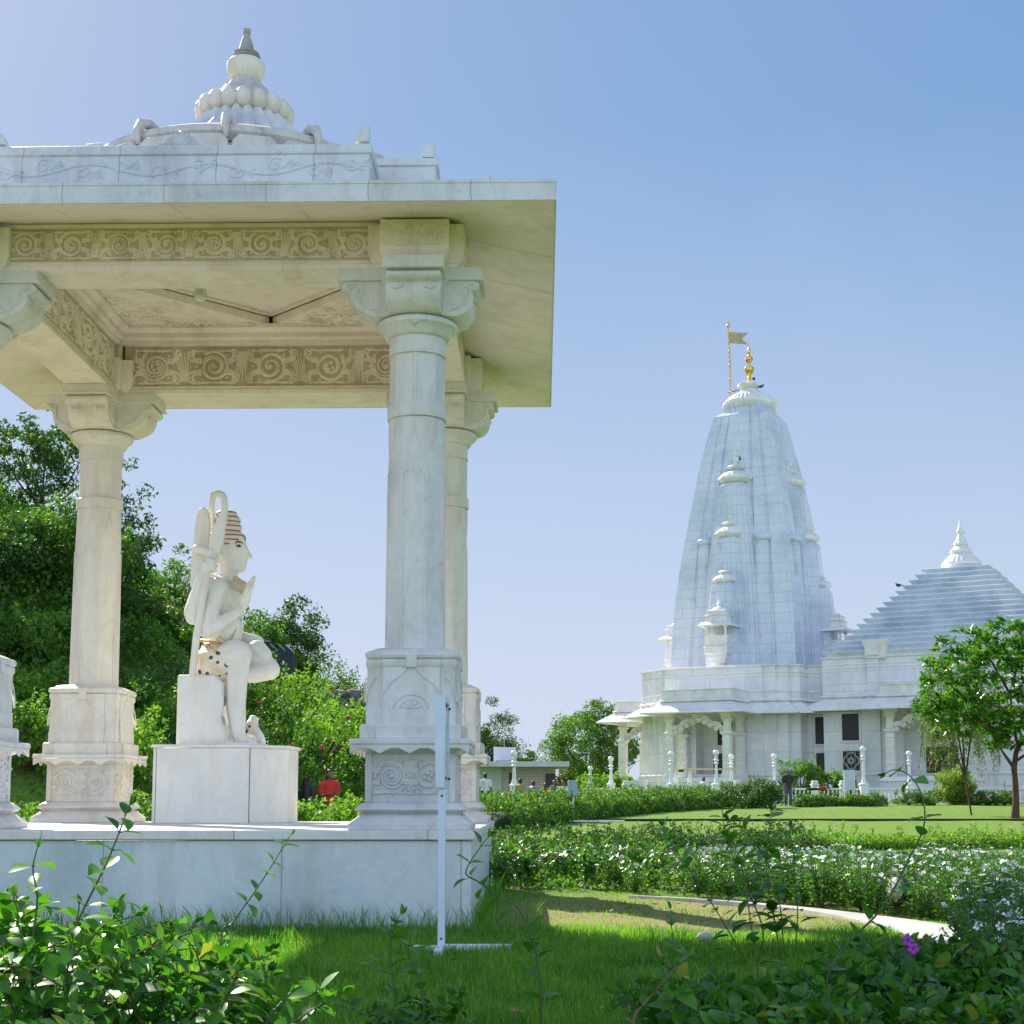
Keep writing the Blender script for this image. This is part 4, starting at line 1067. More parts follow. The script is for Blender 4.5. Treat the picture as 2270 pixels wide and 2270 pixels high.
# ---------------------------------------------------------------- grass
def blades(n, xr, yr, h0, h1, w, seed, keep, lean=.5):
    r = np.random.default_rng(seed)
    x = r.uniform(*xr, n); y = r.uniform(*yr, n); k = keep(x, y, r); x, y = x[k], y[k]; n = len(x)
    z = np.array([gzz(a, b) for a, b in zip(x, y)])-.01
    h = r.uniform(h0, h1, n); a = r.uniform(0, 2*PI, n); ln = h*r.uniform(.1, lean, n)
    b = r.uniform(0, 2*PI, n); wx, wy = np.cos(b)*w, np.sin(b)*w
    P0 = np.stack([x-wx, y-wy, z], 1); P1 = np.stack([x+wx, y+wy, z], 1)
    mx, my = x+np.cos(a)*ln*.35, y+np.sin(a)*ln*.35
    P2 = np.stack([mx+wx*.8, my+wy*.8, z+h*.6], 1); P3 = np.stack([mx-wx*.8, my-wy*.8, z+h*.6], 1)
    T = np.stack([x+np.cos(a)*ln, y+np.sin(a)*ln, z+h], 1)
    V = np.stack([P0, P1, P2, P3, T], 1).reshape(-1, 3); o = np.arange(n)*5
    return V, np.stack([o, o+1, o+2, o+3], 1), np.stack([o+3, o+2, o+4], 1)
def notplinth(x, y): return ~((x > PX-2.78) & (x < PX+2.78) & (y > PY-2.78) & (y < PY+2.78))
PTH = np.array([(p[0], p[1], p[2]) for p in spline(PATH, 6)])
def offpath(x, y):
    d = np.full(len(x), 9.)
    for a in PTH: d = np.minimum(d, np.hypot(x-a[0], y-a[1])-a[2]*.5)
    return d > 0
def infr(x, y): return (x > -.37*y-.4) & (x < .335*y+.4)
parts = []
kp = lambda x, y, r: notplinth(x, y) & infr(x, y) & offpath(x, y) & ~((y > 13.4) & (x > -.5) & (r.random(len(x)) < .55+.3*np.sin(x*2+y)*np.sin(y*1.3)))
parts.append(blades(230000, (-6.5, 6.5), (6.2, 13.6), .035, .10, .0032, 1, kp))
parts.append(blades(26000, (-.7, 5.5), (13.4, 18), .02, .05, .0032, 2, kp))
edge = lambda x, y, r: notplinth(x, y) & infr(x, y) & (r.random(len(x)) < np.exp(-np.minimum(np.abs(y-(PY-2.80)), np.where(y > PY-2.78, np.abs(x-(PX+2.8)), 9))*9))
parts.append(blades(40000, (-6.5, 0), (12.6, 18), .10, .30, .0036, 3, edge, .8))
tuft = lambda x, y, r: infr(x, y) & notplinth(x, y) & offpath(x, y) & (np.sin(x*5.1+1.3*np.sin(y*3))*np.sin(y*4.3+x) > .72)
parts.append(blades(60000, (-4, 5), (7.5, 13.2), .08, .20, .0028, 4, tuft, 1.2))
vo, qo, to, o = [], [], [], 0
for V, Q, T in parts:
    vo.append(V); qo.append(Q+o); to.append(T+o); o += len(V)
gmat = leafmat('grass_blades', (.04,.19,.02), (.23,.44,.05), .5, .52, 1.1, 14, (.40,.36,.15), .07)
# dry fallen leaves on the lawn
V_, Q_, o_ = [], [], 0
rr = np.random.default_rng(8)
for i in range(70):
    y = rr.uniform(7.5, 17); x = rr.uniform(-.2*y, .3*y)
    if not (notplinth(np.array([x]), np.array([y]))[0]): continue
    a = rr.uniform(0, 6); L = rr.uniform(.03, .06); z = gz(x, y)+.05; c_, s_ = math.cos(a), math.sin(a)
    V_ += [(x-c_*L, y-s_*L, z), (x+s_*L*.4, y-c_*L*.4, z+.012), (x+c_*L, y+s_*L, z+.01), (x-s_*L*.4, y+c_*L*.4, z-.004)]; Q_.append((o_, o_+1, o_+2, o_+3)); o_ += 4
tag(link('fallen_leaves', npmesh('fallen_leaves', np.array(V_), np.array(Q_)), simple('dead_leaf', (.32,.20,.08), .7, 0, .4, 3), None, 0), 'dry fallen leaves scattered on the lawn', 'leaves', kind='stuff')
tag(link('lawn_grass', npmesh('lawn_grass', np.concatenate(vo), np.concatenate(qo), np.concatenate(to)), gmat, None, 0), 'short green grass growing on the lawn round the pavilion', 'grass', kind='stuff')
# fallen stone on the grass
b = MB(); b.ball((0,0,.05), 1, 9, 6, (.07,.05,.045))
o = obj('stone', b, simple('grey_stone', (.45,.43,.40), .8, 0, .2), loc=(at(1562,2052,12.6).x, 12.6, gz(1.3,12.6)))
tag(o, 'small pale stone lying alone on the dry grass in front of the path', 'stone')
b = MB(); b.box(-.9,.9,-.12,.12,0,.05); b.box(-.9,-.8,-.12,.12,.0501,.09)
o = obj('plank', b, M['white'], bevel=.01, loc=(at(1318,1820,45).x, 45, gz(2.5,45)+.03)); o.rotation_euler = (0,0,.12)
tag(o, 'white plank lying flat on the lawn beside the black edging', 'plank')
# ================================================================ LEAVES
def leafquads(c, size, rng, up=.4, aspect=.45, droop=0., dirs=None):
    """one rhombic, slightly folded leaf per centre; returns verts, quads (two quads per leaf)"""
    n = len(c); s = size*rng.uniform(.65, 1.25, n)[:, None]
    t = rng.normal(size=(n, 3)) if dirs is None else dirs+rng.normal(size=(n, 3))*.45
    t[:, 2] -= droop
    t /= np.linalg.norm(t, axis=1)[:, None]+1e-9
    nn = rng.normal(size=(n, 3)); nn[:, 2] += up*3; b = np.cross(t, nn); b /= np.linalg.norm(b, axis=1)[:, None]+1e-9
    m = np.cross(b, t); w = s*aspect
    A = c-t*s*.5; D = c+t*s*.5; B = c+b*w*.5+m*s*.08; C = c-b*w*.5+m*s*.08
    V = np.stack([A, B, D, C], 1).reshape(-1, 3); o = np.arange(n)*4
    return V, np.stack([o, o+1, o+2, o+3], 1)
def cat(parts):
    vs, qs, o = [], [], 0
    for V, Q in parts: vs.append(V); qs.append(Q+o); o += len(V)
    return np.concatenate(vs), np.concatenate(qs)
def clumps(rng, centres, rad, per, flat=.8):
    """scatter points in clumps; denser towards each clump's shell"""
    n = len(centres); d = rng.normal(size=(n, per, 3)); d /= np.linalg.norm(d, axis=2)[:, :, None]
    r = rng.uniform(.25, 1, (n, per, 1))**.6
    rr = np.asarray(rad).reshape(-1, 1, 1) if np.ndim(rad) else rad
    d[:, :, 2] *= flat
    return (centres[:, None, :]+d*r*rr).reshape(-1, 3), d.reshape(-1, 3)
def crownpts(rng, n, rx, ry, rz, zc, hollow=.35, lump=.25):
    d = rng.normal(size=(n, 3)); d /= np.linalg.norm(d, axis=1)[:, None]
    r = rng.uniform(hollow, 1, n)**.5
    l = 1+lump*np.sin(d[:, 0]*5+1)*np.sin(d[:, 1]*4+2)+lump*.8*np.sin(d[:, 2]*7+d[:, 0]*3)
    p = d*(r*l)[:, None]; return p*np.array([rx, ry, rz])+np.array([0, 0, zc])
LM = {'deep': leafmat('deep_green_leaf', (.022,.075,.018), (.075,.18,.03), .6, .35, .5, 5),
      'mid': leafmat('mid_green_leaf', (.04,.125,.016), (.125,.28,.032), .6, .42, .5, 5),
      'bright': leafmat('bright_green_leaf', (.075,.20,.018), (.21,.40,.04), .6, .46, .6, 5),
      'lime': leafmat('lime_leaf', (.12,.22,.02), (.28,.40,.05), .5, .42, .8, 5),
      'dusty': leafmat('dusty_leaf', (.075,.13,.04), (.18,.25,.08), .6, .35, .8, 5),
      'gloss': leafmat('glossy_leaf', (.03,.125,.015), (.12,.32,.03), .36, .42, 2.2, 14)}
BARK = simple('bark', (.09,.06,.045), .9, 0, .35, 9, .6)
BARKR = simple('red_brown_bark', (.10,.05,.035), .9, 0, .35, 9, .6)
STEM = simple('green_stem', (.07,.11,.03), .6, 0, .25, 20)
WOODY = simple('woody_stem', (.22,.14,.08), .7, 0, .25, 20)

def trunk_mb(rng, h, r, crown_z, spread, nb=7, lean=0):
    b = MB(); top = np.array([lean, 0, crown_z])
    pts = [(lean*(t**2)+.06*h*.3*math.sin(t*4), .05*h*.2*math.sin(t*5+1), crown_z*t) for t in np.linspace(0, 1, 8)]
    b.tube(pts, [r*(1.35 if i == 0 else 1-.45*i/7) for i in range(8)], 9)
    for i in range(nb):
        a = 2*PI*i/nb+rng.uniform(-.4, .4); t0 = rng.uniform(.45, .95); p0 = np.array([lean*t0**2, 0, crown_z*t0])
        e = p0+np.array([math.cos(a)*spread*rng.uniform(.5, .85), math.sin(a)*spread*rng.uniform(.5, .85), (h-crown_z*t0)*rng.uniform(.4, .85)])
        m = (p0+e)/2+np.array([0, 0, -.06*h])+rng.normal(size=3)*.04*h
        q = [tuple((1-t)**2*p0+2*t*(1-t)*m+t*t*e) for t in np.linspace(0, 1, 7)]
        b.tube(q, [r*.5*(1-.8*k/6) for k in range(7)], 6)
        for _ in range(2):
            s0 = np.array(q[rng.integers(3, 6)]); s1 = s0+np.array([rng.normal()*.4, rng.normal()*.4, rng.uniform(.2, .7)])*spread*.45
            b.tube([tuple(s0), tuple((s0+s1)/2+rng.normal(size=3)*.05), tuple(s1)], [r*.18, r*.13, r*.06], 5)
    return b
def tree(name, label, cat_, loc, h, w, mat, seed, crown=.3, ncl=110, per=70, leaf=.16, rc=.55, group=None, lump=.25, flat=.7, hollow=.35, r=None, bark=None, aspect=.45, droop=0, lean=0, up=.4):
    rng = np.random.default_rng(seed)
    t = thing(name, label, cat_, loc, 0, group)
    cz = h*crown
    obj('trunk', trunk_mb(rng, h, r or h*.022, cz+.15*(h-cz), w*.5, 7, lean), bark or BARK, t, 60)
    c = crownpts(rng, ncl, w*.5, w*.5, (h-cz)*.5, (h+cz)*.5, hollow, lump); c[:, 0] += lean
    p, d = clumps(rng, c, rc*rng.uniform(.6, 1.3, ncl), per, flat)
    V, Q = leafquads(p, leaf, rng, up, aspect, droop)
    link('crown', npmesh('crown', V, Q), mat, t, 0)
    return t
def shrub(name, label, cat_, loc, h, w, mat, seed, n=2600, leaf=.12, group=None, flowers=None, ncl=40, aspect=.5, d=None, shoots=10):
    rng = np.random.default_rng(seed)
    t = thing(name, label, cat_, loc, 0, group)
    b = MB()
    for i in range(9):
        a = 2*PI*i/9; e = (math.cos(a)*w*.32, math.sin(a)*w*.32, h*.7)
        b.tube([(0,0,0), (e[0]*.4, e[1]*.4, h*.35), e], [.035*h, .025*h, .01*h], 5)
    obj('branches', b, BARK, t, 60)
    c = crownpts(rng, ncl, w*.5, (d or w)*.5, h*.48, h*.52, .3, .2)
    p, dd = clumps(rng, c, .16*(w+h)*.5*rng.uniform(.7, 1.4, ncl), n//ncl, .8)
    parts = [p]
    for _ in range(shoots):                       # young shoots standing out of the outline
        a = rng.uniform(0, 2*PI); r0 = rng.uniform(.1, .48)*w; z0 = h*rng.uniform(.7, .95); L = h*rng.uniform(.15, .35)
        k = rng.uniform(0, 1, 26)[:, None]; parts.append(np.array([math.cos(a)*r0, math.sin(a)*r0, z0])+k*np.array([math.cos(a)*.3*L, math.sin(a)*.3*L, L])+rng.normal(size=(26, 3))*leaf*.4)
    p = np.concatenate(parts); p = p[p[:, 2] > .02]
    V, Q = leafquads(p, leaf, rng, .35, aspect)
    link('foliage', npmesh('foliage', V, Q), mat, t, 0)
    if flowers:
        fm, nf, fs = flowers
        dd = rng.normal(size=(nf, 3)); dd /= np.linalg.norm(dd, axis=1)[:, None]; dd[:, 2] = np.abs(dd[:, 2])
        fc = dd*np.array([w*.5, (d or w)*.5, h*.5])*rng.uniform(.9, 1.1, (nf, 1))+np.array([0, 0, h*.52])
        fc, _ = clumps(rng, fc, fs*.8, 7, .8); V, Q = leafquads(fc, fs, rng, .5, .8)
        link('blossoms', npmesh('blossoms', V, Q), fm, t, 0)
    return t
def hedge(name, label, pts, h, w, mat, seed, dens=900, leaf=.09, group=None, top=.15, sprig=3.0):
    """loose clipped hedge along a ground polyline"""
    rng = np.random.default_rng(seed); P_ = np.array(pts, float); seg = np.diff(P_, axis=0); L = np.hypot(seg[:, 0], seg[:, 1]); cum = np.concatenate([[0], np.cumsum(L)])
    t0 = P_[0]; root = thing(name, label, 'hedge', (t0[0], t0[1], gz(t0[0], t0[1])), 0, group)
    z0 = gz(t0[0], t0[1])
    def pos(s):
        i = np.clip(np.searchsorted(cum, s)-1, 0, len(L)-1); f = (s-cum[i])/L[i]
        xy = P_[i]+seg[i]*f[:, None]; nn = np.stack([-seg[i][:, 1], seg[i][:, 0]], 1)/L[i][:, None]; return xy, nn
    n = int(cum[-1]*dens); s = rng.uniform(0, cum[-1], n)
    bump = 1+.13*np.sin(s*1.9)+.10*np.sin(s*4.3+1)+.07*np.sin(s*9.1)
    ang = rng.uniform(-.15, PI+.15, n); rr = rng.uniform(.72, 1.06, n)
    a = np.cos(ang)*w*.5*rr*bump; z = np.abs(np.sin(ang))**.6*h*rr*bump
    low = rng.random(n) < .35; a[low] = np.sign(a[low])*w*.5*rng.uniform(.8, 1.05, low.sum()); z[low] = rng.uniform(.02, .75, low.sum())*h
    xy, nn = pos(s); xy = xy+nn*a[:, None]
    gzv = np.array([gz(x, y) for x, y in xy])
    p = np.stack([xy[:, 0]-t0[0], xy[:, 1]-t0[1], gzv-z0+z], 1)
    m = int(cum[-1]*sprig); parts = [p]
    ss = rng.uniform(0, cum[-1], m); xs_, ns = pos(ss); av = rng.uniform(-.45, .45, m)*w; 
    for k in range(m):
        x, y = xs_[k]+ns[k]*av[k]; lz = rng.uniform(.6, 1.6)*top+.05; q = rng.uniform(0, 1, 16)[:, None]
        parts.append(np.array([x-t0[0], y-t0[1], gz(x, y)-z0+h*.92])+q*np.array([rng.normal()*.3*lz, rng.normal()*.3*lz, lz])+rng.normal(size=(16, 3))*leaf*.3)
    V, Q = leafquads(np.concatenate(parts), leaf, rng, .4, .55)
    link('foliage', npmesh('foliage', V, Q), mat, root, 0)
    b = MB(); ns_ = max(3, int(cum[-1]/1.5)); xy, nn = pos(np.linspace(0.01, cum[-1]-.01, ns_)); rings = []
    for (x, y), nv in zip(xy, nn):
        zz = gz(x, y)-z0; e_ = .35 if len(rings) in (0, ns_-1) else 1
        rings.append([(x-t0[0]+nv[0]*w*.5*k*e_, y-t0[1]+nv[1]*w*.5*k*e_, zz+h*f*e_) for k, f in ((-.6,0),(-.6,.4),(-.3,.6),(.3,.6),(.6,.4),(.6,0))])
    b.loft(rings); obj('inner_twigs', b, simple('twig_mass', (.03,.06,.015), .95), root, 60)
    return root

# ---------------------------------------------------------------- big-leaved shrubs with stalked leaves
def leaf_geo(p, t, nrm, L, W, fold=.25, curl=.2):
    """pointed oval leaf as 8 small faces"""
    b = t.cross(nrm).normalized(); n = b.cross(t).normalized(); vs = []
    prof = ((0, .0), (.18, .66), (.42, 1.0), (.68, .80), (.88, .36), (1, 0))
    for s, w in prof:
        c = p+t*(L*s)-n*(curl*L*s*s)
        vs.append((c+b*(W*.5*w)+n*(fold*W*.5*w), c, c-b*(W*.5*w)+n*(fold*W*.5*w)))
    return vs
class Plant:
    def __init__(s): s.V = []; s.Q = []; s.T = []; s.st = MB()
    def leaf(s, p, t, nrm, L, W, fold=.25, curl=.2):
        r = leaf_geo(p, t, nrm, L, W, fold, curl); o = len(s.V)
        s.V.append(r[0][1])
        for k in range(1, 5): s.V += list(r[k])
        s.V.append(r[5][1]); e = len(s.V)-1
        s.T += [(o, o+2, o+1), (o, o+3, o+2)]
        for k in range(3):
            a = o+1+3*k; s.Q += [(a, a+1, a+4, a+3), (a+1, a+2, a+5, a+4)]
        a = o+10; s.T += [(a, a+1, e), (a+1, a+2, e)]
    def shoot(s, pts, r0, r1, rng, step, L, W, start=.15, pair=True, curl=.25, tipscale=.55):
        pts = [Vector(p) for p in pts]; m = len(pts)
        s.st.tube(pts, [r0+(r1-r0)*i/(m-1) for i in range(m)], 5)
        ln = [0]
        for a, b in zip(pts, pts[1:]): ln.append(ln[-1]+(b-a).length)
        tot = ln[-1]; d = tot*start; k = 0
        while d <= tot:
            i = max(j for j in range(m-1) if ln[j] <= d+1e-9); f = min(1, (d-ln[i])/max(1e-6, ln[i+1]-ln[i]))
            p = pts[i].lerp(pts[i+1], f); t = (pts[i+1]-pts[i]).normalized()
            side = t.orthogonal().normalized(); side = Matrix.Rotation(k*2.4+rng.uniform(-.4, .4), 3, t) @ side
            sc = (1-(1-tipscale)*(d/tot)**2)*rng.uniform(.75, 1.2)
            for sg in ((1, -1) if pair else (1,)):
                q = side*sg
                tt = (q+t*rng.uniform(.1, .7)+Vector((0, 0, rng.uniform(-.35, .35)))).normalized()
                nr = (t+Vector((0,0,.8))+Vector((rng.uniform(-.4,.4), rng.uniform(-.4,.4), 0))).normalized()
                s.st.tube([p, p+tt*L*.12], [.0022, .0016], 4)
                s.leaf(p+tt*L*.12, tt, nr, L*sc, W*sc, rng.uniform(.1, .4), curl*rng.uniform(.2, 1.6))
            d += step*rng.uniform(.75, 1.25); k += 1
        t = (pts[-1]-pts[-2]).normalized()
        for k in range(3):
            tt = (t+Vector((rng.uniform(-.5,.5), rng.uniform(-.5,.5), rng.uniform(-.2,.3)))).normalized(); s.leaf(pts[-1], tt, tt.orthogonal(), L*.42, W*.36, .5, .1)
    def build(s, root, lm, sm):
        obj('stems', s.st, sm, root, 60)
        me = npmesh('leaves', np.array([tuple(v) for v in s.V]), np.array(s.Q), np.array(s.T))
        return link('leaves', me, lm, root, 180)
def bigshrub(name, label, cat_, loc, seed, stems=12, h=.8, spread=.5, L=.085, W=.052, lm='gloss', group=None, step=.05, rz=0, side=3):
    rg = random.Random(seed); root = thing(name, label, cat_, loc, rz, group); P_ = Plant()
    for i in range(stems):
        a = rg.uniform(0, 2*PI); hh = h*rg.uniform(.55, 1.1); sp_r = spread*rg.uniform(.2, 1.1)
        b0 = Vector((rg.uniform(-.08,.08), rg.uniform(-.08,.08), 0)); e = Vector((math.cos(a)*sp_r, math.sin(a)*sp_r, hh)); m = Vector((math.cos(a)*sp_r*.25, math.sin(a)*sp_r*.25, hh*.65))
        pts = [tuple((1-t)**2*b0+2*t*(1-t)*m+t*t*e) for t in [k/8 for k in range(9)]]
        P_.shoot(pts, .0075, .0028, rg, step, L, W, .22)
        for _ in range(side):
            k = rg.randint(3, 7); s0 = Vector(pts[k]); a2 = a+rg.uniform(-1.6, 1.6); l2 = hh*rg.uniform(.2, .45)
            e2 = s0+Vector((math.cos(a2)*l2*.8, math.sin(a2)*l2*.8, l2*rg.uniform(.0, .8)))
            P_.shoot([s0, s0.lerp(e2, .5)+Vector((0,0,.04)), e2], .004, .002, rg, step, L*.9, W*.9, .15)
    P_.build(root, LM[lm], STEM)
    return root
# ================================================================ TREES, HEDGES, BUSHES
def G(u, v, y):
    p = at(u, v, y); return (p.x, y, gz(p.x, y)-.03)
def gx(u, y):
    x = at(u, 1773, y).x; return (x, y, gz(x, y)-.03)
def hgt(u, v, y):
    """height above the ground of the point seen at (u, v) at depth y"""
    p = at(u, v, y); return p.z-gz(p.x, y)
PINK = simple('pink_blossom', (.62,.02,.14), .6); REDB = simple('red_blossom', (.62,.05,.03), .6); WHT = simple('white_blossom', (.86,.84,.84), .6)
grpH = 'trees on the hillside'
def htree(u, vtop, y, w, mat, seed, label, **k):
    loc = gx(u, y); h = hgt(u, vtop, y)+.03
    return tree('hillside_tree', label, 'tree', loc, h, w, mat, seed, group=grpH, **k)
htree(70, 893, 46, 4.4, LM['deep'], 101, 'tallest dark airy tree on the hillside at the left edge, sky showing through its crown', crown=.42, ncl=120, per=60, leaf=.17, rc=.42, lump=.5, hollow=.5, flat=.6)
htree(250, 1085, 44, 2.6, LM['deep'], 102, 'narrow dark tree just right of the back left column', crown=.2, ncl=90, per=60, leaf=.16, rc=.4, lump=.45, hollow=.5)
htree(90, 1110, 40, 4.6, LM['mid'], 103, 'sunlit round headed tree below the tallest tree on the left', crown=.15, ncl=130, per=80, leaf=.15, rc=.55)
htree(-60, 1150, 38, 4.2, LM['deep'], 104, 'dark tree cut off by the left edge of the picture', crown=.1, ncl=120, per=80, leaf=.15, rc=.55)
htree(385, 1238, 50, 3.6, LM['mid'], 105, 'pale green feathery tree behind the statue, its top level with the head', crown=.18, ncl=100, per=70, leaf=.15, rc=.45, lump=.4)
htree(300, 1330, 47, 3.4, LM['deep'], 106, 'dark bushy tree between the back left column and the statue', crown=.05, ncl=110, per=80, leaf=.15, rc=.5)
htree(560, 1370, 58, 3.2, LM['mid'], 107, 'small dark green tree right behind the statue elbow', crown=.1, ncl=100, per=80, leaf=.16, rc=.5, lump=.2)
htree(622, 1340, 60, 2.5, LM['deep'], 108, 'spiky topped tree leaning right above the stepped wall', crown=.12, ncl=110, per=70, leaf=.17, rc=.5, lump=.22, hollow=.4, lean=.4)
htree(170, 1290, 42, 4.0, LM['deep'], 109, 'dark understorey tree behind the back left column', crown=.05, ncl=120, per=80, leaf=.15, rc=.55)
htree(470, 1400, 55, 3.4, LM['mid'], 110, 'low leafy tree behind the statue back', crown=.05, ncl=90, per=70, leaf=.15, rc=.5)
# bushes on the slope
bl = [(60,1560,31,2.6,'bright','bright green bush between the two left columns'), (-20,1480,33,2.6,'bright','bright green bush at the left edge behind the front left column'), (300,1500,36,3.0,'mid','bush with pink flowers between the back left column and the statue'),
      (395,1530,33,2.6,'bright','sunlit bush just left of the statue seat'), (250,1600,30,2.2,'bright','low bush right of the back left column'), (640,1490,46,3.2,'bright','sunlit arching bush right of the statue knee'),
      (560,1530,38,2.8,'mid','leafy bush directly behind the statue foot'), (700,1475,62,4.0,'mid','bush with pink flowers on the crest right of the stepped wall'), (760,1500,66,3.4,'deep','dark round bush at the end of the crest beside the front column'),
      (810,1535,70,3.2,'mid','last bush of the crest half hidden by the front column'), (690,1560,40,3.4,'bright','broad sunlit bush above the woman in red'), (770,1580,44,3.0,'bright','feathery bush left of the front column'),
      (610,1610,34,2.2,'mid','low bush with red flowers right of the statue plinth'), (470,1480,45,3.2,'deep','dark bush behind the statue seat'), (140,1470,38,3.2,'mid','mid green bush behind the back left column'), (200,1420,42,3.4,'deep','dark bush higher up behind the back left column'),
      (20,1400,40,3.2,'deep','dark bush under the iron fence'), (520,1440,52,3.4,'mid','bush on the slope below the low leafy tree'), (350,1430,46,3.2,'mid','bush on the slope below the feathery tree'),
      (-10,1350,43,3.6,'mid','bush above the iron fence at the left edge'), (60,1340,44,3.6,'deep','dark bush left of the back left column, above the fence'), (120,1350,43,3.4,'mid','bush touching the back left column on its left'), (10,1440,36,3.0,'mid','bush below the iron fence'), (80,1460,37,3.0,'bright','sunlit bush below the fence beside the back left column'), (330,1560,38,3.0,'deep','dark bush low behind the statue plinth on the left'), (440,1560,40,3.0,'mid','bush low behind the statue seat'), (600,1560,42,3.0,'mid','bush low behind the statue foot'), (810,1590,50,3.4,'mid','bush low beside the front column'), (530,1600,36,2.4,'deep','dark low bush behind the statue plinth')]
for i, (u, v, y, w_, m_, lab) in enumerate(bl):
    loc = gx(u, y); h = max(.9, hgt(u, v, y))
    shrub('hillside_bush', lab, 'bush', loc, h, w_, LM[m_], 200+i, n=4200, leaf=.135 if y > 35 else .11, group='bushes on the hillside', ncl=48, shoots=18,
          flowers=(PINK, 9 if 'flower' in lab else 3, .10) if i % 2 == 0 or 'flower' in lab else None)
# low ground cover round the woman in red and behind the pavilion
rgc = np.random.default_rng(77); pts = []
for _ in range(9000):
    y = rgc.uniform(21, 36); x = rgc.uniform(-.37*y, -.11*y)
    pts.append((x, y, gz(x, y)+rgc.uniform(.02, .42)*(.5+.5*math.sin(x*2.1)*math.sin(y*1.7))))
V, Q = leafquads(np.array(pts), .10, rgc, .5, .55)
tag(link('ground_cover', npmesh('ground_cover', V, Q), LM['bright'], None, 0), 'low leafy ground cover behind the pavilion', 'ground cover', kind='stuff')
# stepped dark wall on the slope, retaining stones, iron fence
sw = thing('stepped_wall', 'dark blue grey stepped stone wall climbing the hillside under the spiky tree', 'wall', (at(620,1773,57).x, 57, 0))
SWP = [(585,1424),(600,1424),(600,1430),(618,1446),(618,1430),(634,1446),(634,1432),(652,1448)]
pz = [(at(u, v, 57).x-sw.location.x, at(u, v, 57).z) for u, v in SWP]; zb = at(620,1480,57).z
b = MB(); b.loft([[(x, y, z) for x, z in [(pz[0][0], zb)]+pz+[(pz[-1][0], zb-.6)]] for y in (-.15, .15)])
obj('masonry', b, simple('slate_wall', (.05,.055,.075), .8, 0, .25, 4, .3), sw, 20)
c = MB()
for (x0, z0), (x1, z1) in zip(pz, pz[1:]):
    if x1-x0 > .05: c.loft([[(x0,y,z0+.004),(x1,y,z1+.004),(x1,y,z1+.06),(x0,y,z0+.06)] for y in (-.18, .18)])
obj('coping', c, simple('pale_coping', (.35,.36,.40), .8), sw)
rw = MB(); rg = random.Random(3)
for i in range(170):
    u, v = rg.uniform(690, 800), rg.uniform(1535, 1585); p = at(u, v, 47); rw.ball((p.x, 47+rg.uniform(-.1,.1), p.z), rg.uniform(.10,.17), 6, 4, (1.2,.8,.8))
tag(obj('dry_stone_wall', rw, simple('purple_grey_stone', (.17,.15,.17), .9, 0, .35, 3)), 'grey dry stone retaining wall on the slope left of the front column', 'wall')
fe = thing('iron_fence', 'dark iron railing on the slope at the left edge', 'fence', (at(20,1773,39).x, 39, at(20,1400,39).z))
for i in range(14): obj('bar', MB().box(-1.0+i*.13-.012, -1.0+i*.13+.012, -.012, .012, 0, .75), simple('fence_iron', (.03,.03,.035), .5) if i == 0 else bpy.data.materials['fence_iron'], fe)
for z in (.08, .66): obj('rail', MB().box(-1.05, .75, -.02, -.0125, z, z+.04), bpy.data.materials['fence_iron'], fe)

# ---- middle distance trees
tree('neem_tree', 'large round crowned tree standing left of the temple porch', 'tree', gx(1318, 112), hgt(1318, 1566, 112), 7.0, LM['mid'], 301, crown=.22, ncl=260, per=80, leaf=.23, rc=.72, lump=.10, hollow=.45, r=.22, bark=BARKR)
tree('bamboo_clump', 'dark feathery clump rising behind the low flat roofed building', 'tree', gx(1085, 92), hgt(1085, 1590, 92), 4.6, LM['deep'], 302, crown=.05, ncl=120, per=80, leaf=.30, rc=.7, lump=.35, aspect=.22, droop=.4)
tree('roof_bush', 'small clipped conical tree behind the flat roof, right one of two', 'tree', gx(1174, 90), hgt(1174, 1668, 90), 1.5, LM['mid'], 303, crown=.1, ncl=50, per=70, leaf=.16, rc=.32)
tree('roof_bush', 'small clipped conical tree behind the flat roof beside the lamp globe', 'tree', gx(1150, 90), hgt(1150, 1672, 90), 1.2, LM['mid'], 304, crown=.1, ncl=50, per=70, leaf=.16, rc=.30)
shrub('far_bush', 'distant blue green bush below the round crowned tree', 'bush', gx(1262, 118), hgt(1262, 1712, 118), 4.5, LM['dusty'], 305, n=3000, leaf=.3)
shrub('far_bush', 'low distant bush between the round crowned tree and the temple', 'bush', gx(1345, 96), hgt(1345, 1722, 96), 4.0, LM['bright'], 306, n=3000, leaf=.22)
for i, (u, v, w_) in enumerate(((1235,1745,7),(1300,1740,8),(1380,1745,7))):
    shrub('distant_trees', ['hazy tree line left of the round tree trunk', 'hazy tree line behind the round tree trunk', 'hazy tree line right of the round tree trunk'][i], 'trees', gx(u, 170), hgt(u, v, 170)+.5, w_, LM['dusty'], 310+i, n=2500, leaf=.45)

